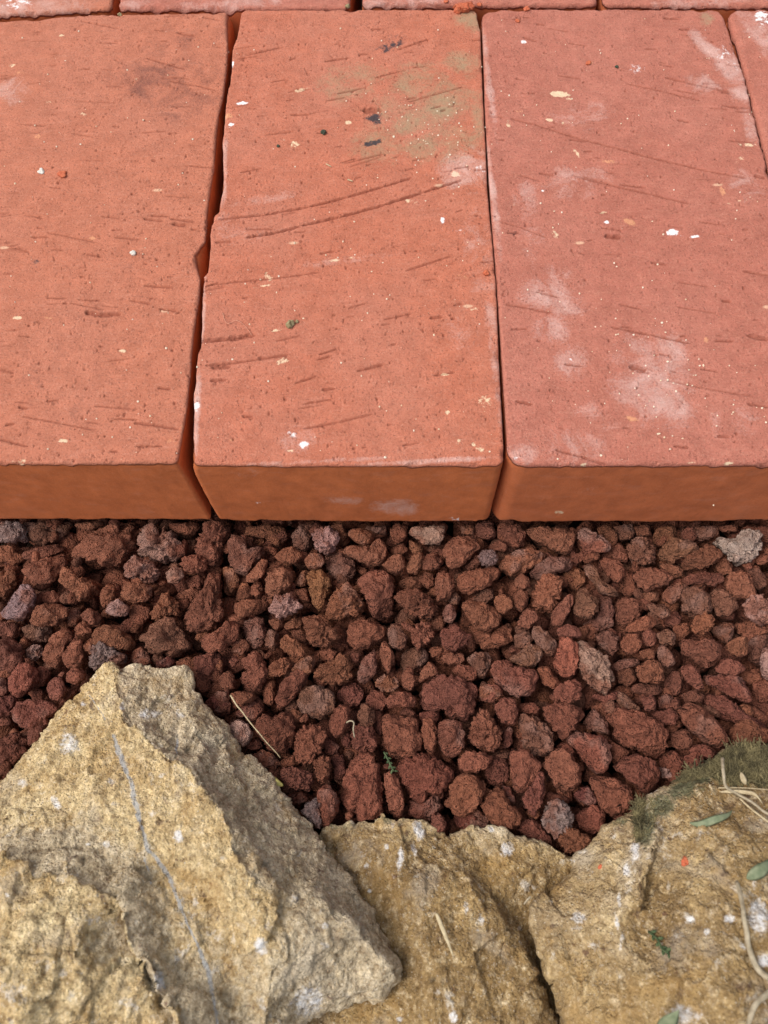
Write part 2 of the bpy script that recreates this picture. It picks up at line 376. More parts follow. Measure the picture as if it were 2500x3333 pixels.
    for i in range(int(dashes * .6)):
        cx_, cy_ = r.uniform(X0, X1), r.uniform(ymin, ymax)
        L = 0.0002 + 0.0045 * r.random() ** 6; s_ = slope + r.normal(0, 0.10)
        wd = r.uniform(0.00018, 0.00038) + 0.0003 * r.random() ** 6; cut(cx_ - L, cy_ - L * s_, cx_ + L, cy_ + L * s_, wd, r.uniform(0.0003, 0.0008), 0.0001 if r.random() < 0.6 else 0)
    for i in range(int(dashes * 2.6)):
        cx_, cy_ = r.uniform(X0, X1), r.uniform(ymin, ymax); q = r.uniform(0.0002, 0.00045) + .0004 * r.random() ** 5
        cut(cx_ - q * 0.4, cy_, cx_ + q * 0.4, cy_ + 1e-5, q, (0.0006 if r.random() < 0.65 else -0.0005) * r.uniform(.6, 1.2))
    # chips out of the arrises
    for i in range(26):
        side = r.integers(0, 4); t_ = r.random(); q = r.uniform(0.0008, 0.0024)
        uu, vv = [(0, t_), (1, t_), (t_, 0), (t_, 1)][side]
        j = np.argmin(abs(Vv - vv)); k = np.argmin(abs(U - uu)); d = np.hypot((x - x[j, k]) * (0.7 if side > 1 else 1.2), (y - y[j, k]) * (1.2 if side > 1 else 0.7))
        zt -= 0.0009 * np.clip(1 - (d / q) ** 2, 0, 1) * (0.6 + 0.4 * r.random())
    nv, nu = u.shape; nw = len(W)
    ids_top = np.arange(nv * nu).reshape(nv, nu); Vs.append(np.stack([x, y, zt], -1).reshape(-1, 3)); cnt = nv * nu
    att_top = [np.ones(cnt)]
    quad = lambda I: np.stack([I[:-1, :-1], I[:-1, 1:], I[1:, 1:], I[1:, :-1]], -1).reshape(-1, 4)
    Fs.append(quad(ids_top))
    # side ring: border loop of the top, swept down
    loop = np.concatenate([ids_top[0, :-1], ids_top[:-1, -1], ids_top[-1, :0:-1], ids_top[:0:-1, 0]])
    lu = np.concatenate([U[:-1], np.ones(nv - 1), U[:0:-1], np.zeros(nv - 1)]); lv = np.concatenate([np.zeros(nu - 1), Vv[:-1], np.ones(nu - 1), Vv[:0:-1]])
    topV = Vs[0][loop]; ring = [loop]; m = len(loop)
    for wz in W[::-1][1:]:
        px_, py_, _ = place(lu, lv, np.full(m, wz))
        zlo = ZB + 0.0006 * fbm(np.stack([px_ * 260, py_ * 260, px_ * 0], -1), 3, seed + 9) + 0.006 * np.clip(vnoise(np.stack([px_ * 130, py_ * 130, px_ * 0 + 4], -1), seed + 12) - 0.30, 0, 0.3)
        z_ = zlo + (topV[:, 2] - zlo) * wz
        P3 = np.stack([px_, py_, z_], -1)
        off = 0.00018 * fbm(P3 * 90, 2, seed + 6) + 0.00005 * fbm(P3 * 600, 2, seed + 7)
        low = np.clip(1 - wz / 0.05, 0, 1) ** 2 * 0.0007
        cxm, cym = px_.mean(), py_.mean()
        nx_ = np.where((lu <= 0), -1, np.where(lu >= 1, 1, 0.0)); ny_ = np.where(lv <= 0, -1, np.where(lv >= 1, 1, 0.0))
        P3[:, 0] += nx_ * (off - low); P3[:, 1] += ny_ * (off - low)
        Vs.append(P3); ring.append(np.arange(cnt, cnt + m)); cnt += m
        att_top.append(np.full(m, 0.0 if wz < 0.985 else 0.4))
    R = np.array(ring); R2 = np.concatenate([R, R[:, :1]], 1)
    Fs.append(np.stack([R2[:-1, :-1], R2[1:, :-1], R2[1:, 1:], R2[:-1, 1:]], -1).reshape(-1, 4))
    V = np.concatenate(Vs); top = np.concatenate(att_top)
    A = {k: np.zeros(len(V)) for k in ("green", "cream", "orange", "dust", "white", "soot", "dark")}
    for (k, px, py, rx, ry, ang, s_) in marks:
        if k in ('cream', 'white', 'orange'): rx, ry = rx * .85, ry * .85
        c = at(px, py, ztop); ux = np.linalg.norm(at(px + rx, py, ztop) - c); uy = np.linalg.norm(at(px, py + ry, ztop) - c)
        ca, sa = math.cos(math.radians(ang)), math.sin(math.radians(ang)); dx, dy = V[:, 0] - c[0], V[:, 1] - c[1]
        q = np.sqrt(((dx * ca + dy * sa) / ux) ** 2 + ((-dx * sa + dy * ca) / uy) ** 2)
        A[k] = np.maximum(A[k], s_ * np.clip(1.5 - q, 0, 1) * (top > 0.3))
    for (k, px, py, rx, ry, ang, s_) in fmarks:
        Yf = yfs(0.0); c = atY(px, py, Yf); dx, dz = (V[:, 0] - c[0]) / (rx * 1e-4), (V[:, 2] - c[2]) / (ry * 1e-4)
        A[k] = np.maximum(A[k], s_ * np.clip(1.5 - np.hypot(dx, dz), 0, 1) * (top < 0.3) * (abs(V[:, 1] - Yf) < 0.004))
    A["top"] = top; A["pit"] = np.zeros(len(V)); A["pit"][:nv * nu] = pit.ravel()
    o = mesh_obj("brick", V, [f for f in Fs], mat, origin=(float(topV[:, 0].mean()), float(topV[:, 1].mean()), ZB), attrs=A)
    # underside
    me = o.data; bm = bmesh.new(); bm.from_mesh(me); bm.verts.ensure_lookup_table()
    try: bm.faces.new([bm.verts[i] for i in R[-1][::-1]])
    except Exception: pass
    bm.to_mesh(me); bm.free()
    tag(o, label, "brick", group)
    return o

GB = "dry-laid red clay bricks"
e_l1 = [(737,60),(742,150),(736,230),(727,301),(712,360),(705,407),(700,470),(697,527),(684,600),(674,678),(671,740),(668,770),(648,795),(633,814),(640,850),(652,889),(651,920),(649,948),(640,1000),(629,1076),(618,1212),(609,1302),(599,1362),(588,1422),(578,1475),(573,1503)]
e_l2 = [(787,36),(781,80),(776,113),(770,140),(761,158),(755,185),(753,249),(742,300),(735,354),(730,400),(727,452),(722,480),(725,520),(725,557),(727,625),(718,670),(712,708),(697,723),(688,750),(682,784),(684,820),(680,866),(674,910),(662,925),(660,970),(655,1016),(656,1080),(652,1151),(642,1180),(640,1197),(636,1240),(637,1272),(627,1310),(630,1370),(627,1453),(631,1508)]
e_r2 = [(1551,38),(1561,75),(1570,301),(1578,450),(1585,603),(1599,750),(1612,897),(1619,1076),(1630,1302),(1636,1400),(1639,1508)]
e_l3 = [(1570,45),(1571,75),(1577,230),(1581,377),(1592,560),(1604,753),(1617,900),(1634,1151),(1645,1320),(1653,1453),(1656,1510)]
e_r3 = [(2352,34),(2364,70),(2395,166),(2420,230),(2428,271),(2452,362),(2482,482),(2500,558),(2560,790),(2650,1150),(2742,1510)]
mk1 = [("soot",560,285,260,120,-15,0.72),("soot",640,120,150,60,0,.5),("soot",420,700,300,500,0,.25),("soot",200,1200,300,300,0,.3),("cream",200,115,12,4,0,1),("cream",50,212,12,8,0,1),("orange",70,235,14,10,0,.9),
       ("cream",270,373,18,6,-10,1),("cream",400,1143,18,7,-8,1),("cream",205,1435,18,7,0,.95),("orange",160,1035,24,6,-10,.9),("cream",60,1035,20,6,-10,.8),("orange",115,445,14,10,0,.8),("orange",300,775,22,6,-15,.9),("cream",158,332,12,5,0,.9),
       ("cream",445,257,24,6,-10,.7),("orange",560,1430,40,30,0,.5),("orange",610,1400,40,40,0,.5),("dust",40,300,60,40,0,.5),("cream",60,1500,30,14,0,.7),("dark",112,853,14,8,0,.7),("dark",300,1000,10,6,0,.4)]
mk2 = [("green",1390,330,190,110,20,.55),("green",1440,340,75,45,20,.95),("green",1330,400,60,40,20,.8),("green",1530,60,50,40,0,.85),("green",1500,205,55,35,10,.8),("green",1150,270,110,60,10,.45),("green",1210,480,120,50,10,.6),("green",1555,380,20,70,0,.8),
       ("green",1420,470,140,60,15,.55),("dark",1217,387,27,17,10,1.15),("dark",1208,466,32,9,14,1.2),("dark",1270,152,44,18,15,.75),("dark",1278,125,50,12,0,.5),("cream",1484,567,17,12,0,1.2),("cream",1133,398,20,8,5,1.1),
       ("white",1440,716,10,12,0,1.1),("cream",1337,655,28,8,-8,.9),("white",790,335,22,6,3,1),("white",753,405,12,10,0,1),("white",757,205,9,12,0,1.0),("white",800,255,10,5,0,.5),("cream",980,292,30,8,10,.9),("white",1560,560,26,26,0,.5),
       ("dust",1510,560,110,70,10,.6),("dust",1560,760,60,200,0,.45),("dust",780,740,80,60,0,.35),("dust",900,640,160,16,10,.3),("cream",960,470,24,14,-30,.7),("white",985,1447,20,12,0,1.0),("white",950,1415,30,14,-20,.65),("cream",945,1468,14,5,0,1),
       ("dust",980,1430,60,45,0,.5),("cream",1580,1310,30,30,0,.8),("dust",1600,1050,20,120,0,.6),("dust",1620,1250,16,180,0,.6),("cream",1560,1460,50,8,-40,.7),("cream",1490,1440,14,14,0,.7),("cream",1460,1345,12,12,0,.7),("white",650,905,8,30,0,.5),("dust",640,1330,12,140,0,.9),("dust",730,540,12,130,0,.9),("dust",660,1000,10,100,0,.9),
       ("white",640,1320,10,20,0,.8),("cream",900,1075,30,5,5,.9),("orange",770,1432,60,6,0,.8),("cream",860,930,45,5,8,.8),("cream",870,905,16,30,30,.5),("cream",1100,845,60,6,5,.8),("dust",1100,850,200,12,5,.3),("orange",740,380,26,16,0,.8),("orange",1500,900,30,20,0,.5),("cream",920,1175,26,16,0,.6),("green",1360,500,40,30,0,.5),
       ("cream",1540,1005,26,5,8,.8),("cream",1450,1218,20,6,0,.9),("white",1490,760,40,14,0,.35),("dust",1500,1080,60,70,0,.4),("dust",1060,1500,300,8,0,.6),("dust",1400,1500,220,8,0,.7)]
mk3 = [("cream",1825,307,36,11,-10,1.3),("cream",1850,322,20,5,-25,1.0),("white",2190,756,20,11,0,1.3),("white",2245,768,50,6,-8,.7),("orange",2052,724,30,12,-35,1.2),("orange",2352,622,11,26,0,1.1),("orange",1985,527,26,8,-6,1.1),("cream",1790,391,16,6,-15,1.1),("cream",1850,400,30,6,0,.8),
       ("white",1975,722,9,7,0,1.3),("cream",1965,691,20,4,-4,1),("white",1766,622,7,5,0,1.2),("cream",1876,497,8,18,20,.9),("cream",1808,765,12,24,20,.8),("white",1703,135,12,8,0,.9),("white",2068,222,30,18,0,.55),("orange",1920,202,14,6,0,.9),
       ("dust",1800,960,90,90,20,.72),("dust",1790,1060,55,60,0,.55),("dust",2070,1150,90,70,10,.66),("dust",2190,1180,80,110,0,.62),("dust",2100,1290,130,90,0,.72),("dust",2200,1330,60,70,0,.8),("dust",1960,1340,80,60,0,.5),("dust",1860,1180,50,50,0,.66),("white",1857,1172,14,12,0,.7),
       ("dust",2310,160,26,60,25,.9),("dust",2380,230,50,70,20,.9),("dust",2420,300,40,40,0,.9),("dust",2290,270,60,30,0,.7),("white",2360,180,30,50,25,.5),("dust",2440,400,24,60,0,.7),("dust",1870,590,110,50,0,.45),("dust",1900,380,110,50,0,.35),("dust",1720,700,40,150,0,.4),("dust",1590,250,12,200,0,.75),("dust",1600,600,12,200,0,.8),
       ("green",2300,60,22,30,0,.7),("cream",2440,470,50,8,0,.7),("cream",2410,655,80,6,8,.6),("dust",2440,620,60,60,0,.5),("orange",2060,1364,30,10,-8,1.1),("orange",2300,1106,14,10,0,1),("cream",2250,1506,18,4,0,1),("cream",2375,1506,24,4,0,1),("cream",1900,1512,22,4,0,.9),("white",1680,1492,8,14,40,.7),
       ("dust",1700,1480,60,30,0,.5),("dark",1670,758,18,4,0,.9),("cream",2400,520,30,20,0,.4),("orange",1690,362,20,5,0,.7),("dust",1850,1450,120,60,0,.35),("dust",2400,1380,80,60,0,.35),("cream",1655,400,9,40,0,.5)]
g1 = [((260,68),(390,94),.35,.4),((475,188),(540,208),(603,226),.4,.55),((554,264),(640,279),(705,294),.4,.55),((248,330),(380,334),.3,.4),((660,57),(722,68),.35,.5),((576,105),(633,117),.7,.8),((230,433),(305,445),.3,.4),((600,538),(690,546),.35,.5),
      ((0,780),(94,822),.4,.5),((155,757),(330,792),.3,.4),((557,712),(633,722),.45,.7),((560,728),(606,732),.8,1.0),((0,0+300),(30,290),.3,.4),((471,929),(562,937),.5,.7),((279,1016),(320,1025),(392,1023),.9,1.1),((226,986),(340,1008),.3,.4),((520,1005),(576,1012),.5,.8),((420,977),(490,989),.4,.6),
      ((72,1355),(200,1378),(309,1400),.3,.45),((437,1377),(500,1384),(580,1397),.45,.6),((0,1430),(90,1453),.4,.6),((309,1321),(445,1332),.3,.45),((515,1262),(555,1266),.5,.7),((0,1203),(45,1214),.45,.6),((150,1306),(190,1302),.4,.6),((60,1325),(90,1330),.5,.8),((280,1372),(330,1380),.3,.4),((0,690),(35,700),.4,.5),((80,695),(140,712),.35,.5),((45,808),(95,820),.5,.7),((280,828),(330,836),.4,.5),((330,704),(400,712),.3,.45)]
g2 = [((712,714),(860,700),(1010,673),(1130,642),(1250,607),(1340,578),.5,.9),((802,773),(900,757),(980,735),(1110,705),(1250,667),(1380,625),(1502,586),.55,1.0),((799,746),(889,746),.35,.6),((701,788),(753,786),.45,.7),((863,440),(953,428),.35,.5),((946,374),(1010,373),.45,.7),((882,268),(935,258),.35,.5),((802,181),(923,153),.35,.5),((1123,532),(1250,500),.35,.5),
      ((682,927),(897,906),(1040,886),.35,.5),((652,1111),(740,1103),(829,1092),.9,1.0),((670,1190),(800,1176),(938,1154),.5,.7),((690,1195),(750,1192),.8,.9),((1164,1208),(1250,1186),.5,.7),((990,1395),(1100,1375),(1213,1347),.4,.5),((1047,1268),(1092,1264),.5,.7),((1295,162),(1393,128),.4,.6),((1220,253),(1325,226),.35,.5),((1333,331),(1400,312),(1510,282),.35,.5),((1100,305),(1185,286),.45,.7),((1322,1731-850),(1470,1683-850),.35,.5),
      ((1412,1223),(1484,1210),.35,.6),((685,1238),(735,1236),.6,.9),((1310,1450),(1370,1440),.3,.5),((1180,360),(1242,358),1.4,1.3),((1140,543),(1240,510),.3,.4),((1250,1040),(1340,1020),.4,.5),((1400,1035),(1440,1030),.6,.8),((690,395),(705,394),.5,.7),((750,352),(810,340),.3,.4),((940,300),(1010,290),.3,.4),((760,160),(830,150),.3,.4)]
g3 = [((1661,386),(1740,405),(1815,430),(1900,455),(2004,482),(2100,508),(2192,531),(2310,558),(2429,580),.4,.7),((1864,571),(2004,607),(2120,633),(2241,663),.4,.7),((2045,273),(2160,298),(2282,328),.35,.55),((2166,252),(2270,276),(2380,301),.5,.8),((1630,723),(1700,742),(1777,772),.3,.4),((2370,347),(2435,352),.45,.7),((2395,362),(2440,364),.4,.6),((1815,245),(1890,256),.35,.5),((1702,120),(1747,136),.5,.7),
      ((1645,990),(1720,1003),(1792,1020),.35,.5),((1992,1065),(2120,1090),(2248,1118),.45,.7),((1747,950),(1824,969),.35,.5),((2048,1193),(2104,1203),.9,1.1),((1680,1304),(1732,1316),.55,.9),((1808,1464),(1890,1486),(1973,1510),.4,.7),((2418,882),(2500,896),.45,.7),((2433,1091),(2500,1106),.8,.9),((2207,918),(2305,933),.3,.4),((2200,997),(2328,1020),.3,.4),((2173,1238),(2300,1265),(2450,1290),.3,.4),((1900,575),(1990,600),.3,.4),((1690,570),(1760,590),.3,.4),
      ((2195,1452),(2240,1457),.45,.7),((2335,1420),(2375,1422),.45,.7),((2122,5+850),(2170,862),.45,.7),((2350,979),(2380,981),.6,.9),((1970,769),(2020,770),1.1,1.2),((1650,758),(1690,758),.5,.8),((2205,390),(2245,398),.4,.6),((2190,292),(2270,306),.35,.5),((2160,60),(2210,62),.6,.8),((2212,95),(2245,97),.6,.8),((2455,572),(2490,580),.6,.9),((2280,1200),(2340,1210),.3,.5),((1780,90),(1850,104),.35,.5),((1850,140),(1910,150),.3,.5),((2435,1315),(2500,1325),.5,.6)]
fb1 = [(-430,1506),(-200,1506),(0,1507),(200,1508),(400,1506),(573,1505)]; bb1 = [(-200,90),(0,69),(140,58),(286,47),(500,44),(738,39)]
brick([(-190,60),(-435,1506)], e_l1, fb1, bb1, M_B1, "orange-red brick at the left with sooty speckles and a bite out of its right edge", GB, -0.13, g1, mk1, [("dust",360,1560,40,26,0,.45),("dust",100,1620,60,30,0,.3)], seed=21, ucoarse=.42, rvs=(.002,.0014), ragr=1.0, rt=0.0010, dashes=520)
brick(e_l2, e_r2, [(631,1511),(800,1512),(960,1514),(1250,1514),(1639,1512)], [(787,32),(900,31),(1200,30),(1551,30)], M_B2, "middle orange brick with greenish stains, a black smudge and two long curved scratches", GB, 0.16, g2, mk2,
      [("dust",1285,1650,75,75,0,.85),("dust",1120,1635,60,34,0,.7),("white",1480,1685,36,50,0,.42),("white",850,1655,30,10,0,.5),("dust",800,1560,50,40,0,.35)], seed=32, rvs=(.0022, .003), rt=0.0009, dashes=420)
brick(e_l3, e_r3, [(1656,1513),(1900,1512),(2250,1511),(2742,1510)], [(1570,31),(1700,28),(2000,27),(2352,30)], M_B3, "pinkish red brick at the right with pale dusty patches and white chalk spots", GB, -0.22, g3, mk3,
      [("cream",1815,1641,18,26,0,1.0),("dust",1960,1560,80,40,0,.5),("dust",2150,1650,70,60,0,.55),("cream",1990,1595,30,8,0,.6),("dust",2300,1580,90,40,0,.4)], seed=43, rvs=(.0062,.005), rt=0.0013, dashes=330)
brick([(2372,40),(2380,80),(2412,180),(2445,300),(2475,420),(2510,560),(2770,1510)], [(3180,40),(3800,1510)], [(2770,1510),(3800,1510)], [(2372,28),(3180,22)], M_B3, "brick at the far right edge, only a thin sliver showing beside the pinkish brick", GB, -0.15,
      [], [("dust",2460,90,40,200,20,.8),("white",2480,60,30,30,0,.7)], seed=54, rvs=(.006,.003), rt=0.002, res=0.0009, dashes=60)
# back row, end-on behind the first one
GB2 = "back row of red clay bricks"
def back(x0, x1, yl, yr, mat, label, seed, marks=(), dashes=120, rt=0.0016):
    f0, f1 = at(x0, yl, ZT), at(x1, yr, ZT)
    d = np.array([-(f1[1] - f0[1]), f1[0] - f0[0], 0]); d = d / np.linalg.norm(d) * 0.205
    b0, b1 = [tuple(float(t) for t in proj(q)) for q in (f0 + d, f1 + d)]
    return brick([(x0, yl), b0], [(x1, yr), b1], [(x0, yl), (x1, yr)], [b0, b1], mat, label, GB2, -0.1, [], marks, [], seed=seed, res=0.0008, rvs=(.003, .003), rt=rt, dashes=dashes)
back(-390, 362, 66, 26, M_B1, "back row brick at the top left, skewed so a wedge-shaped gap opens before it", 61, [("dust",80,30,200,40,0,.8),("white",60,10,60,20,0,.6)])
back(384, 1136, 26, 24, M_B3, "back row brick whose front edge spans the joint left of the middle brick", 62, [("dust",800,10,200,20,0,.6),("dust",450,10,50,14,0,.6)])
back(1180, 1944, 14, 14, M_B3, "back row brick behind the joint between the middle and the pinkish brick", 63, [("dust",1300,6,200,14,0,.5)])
back(1966, 2740, 15, 17, M_B3, "back row brick at the top right corner behind the pinkish brick", 64, [("dust",2300,6,200,14,0,.5)])

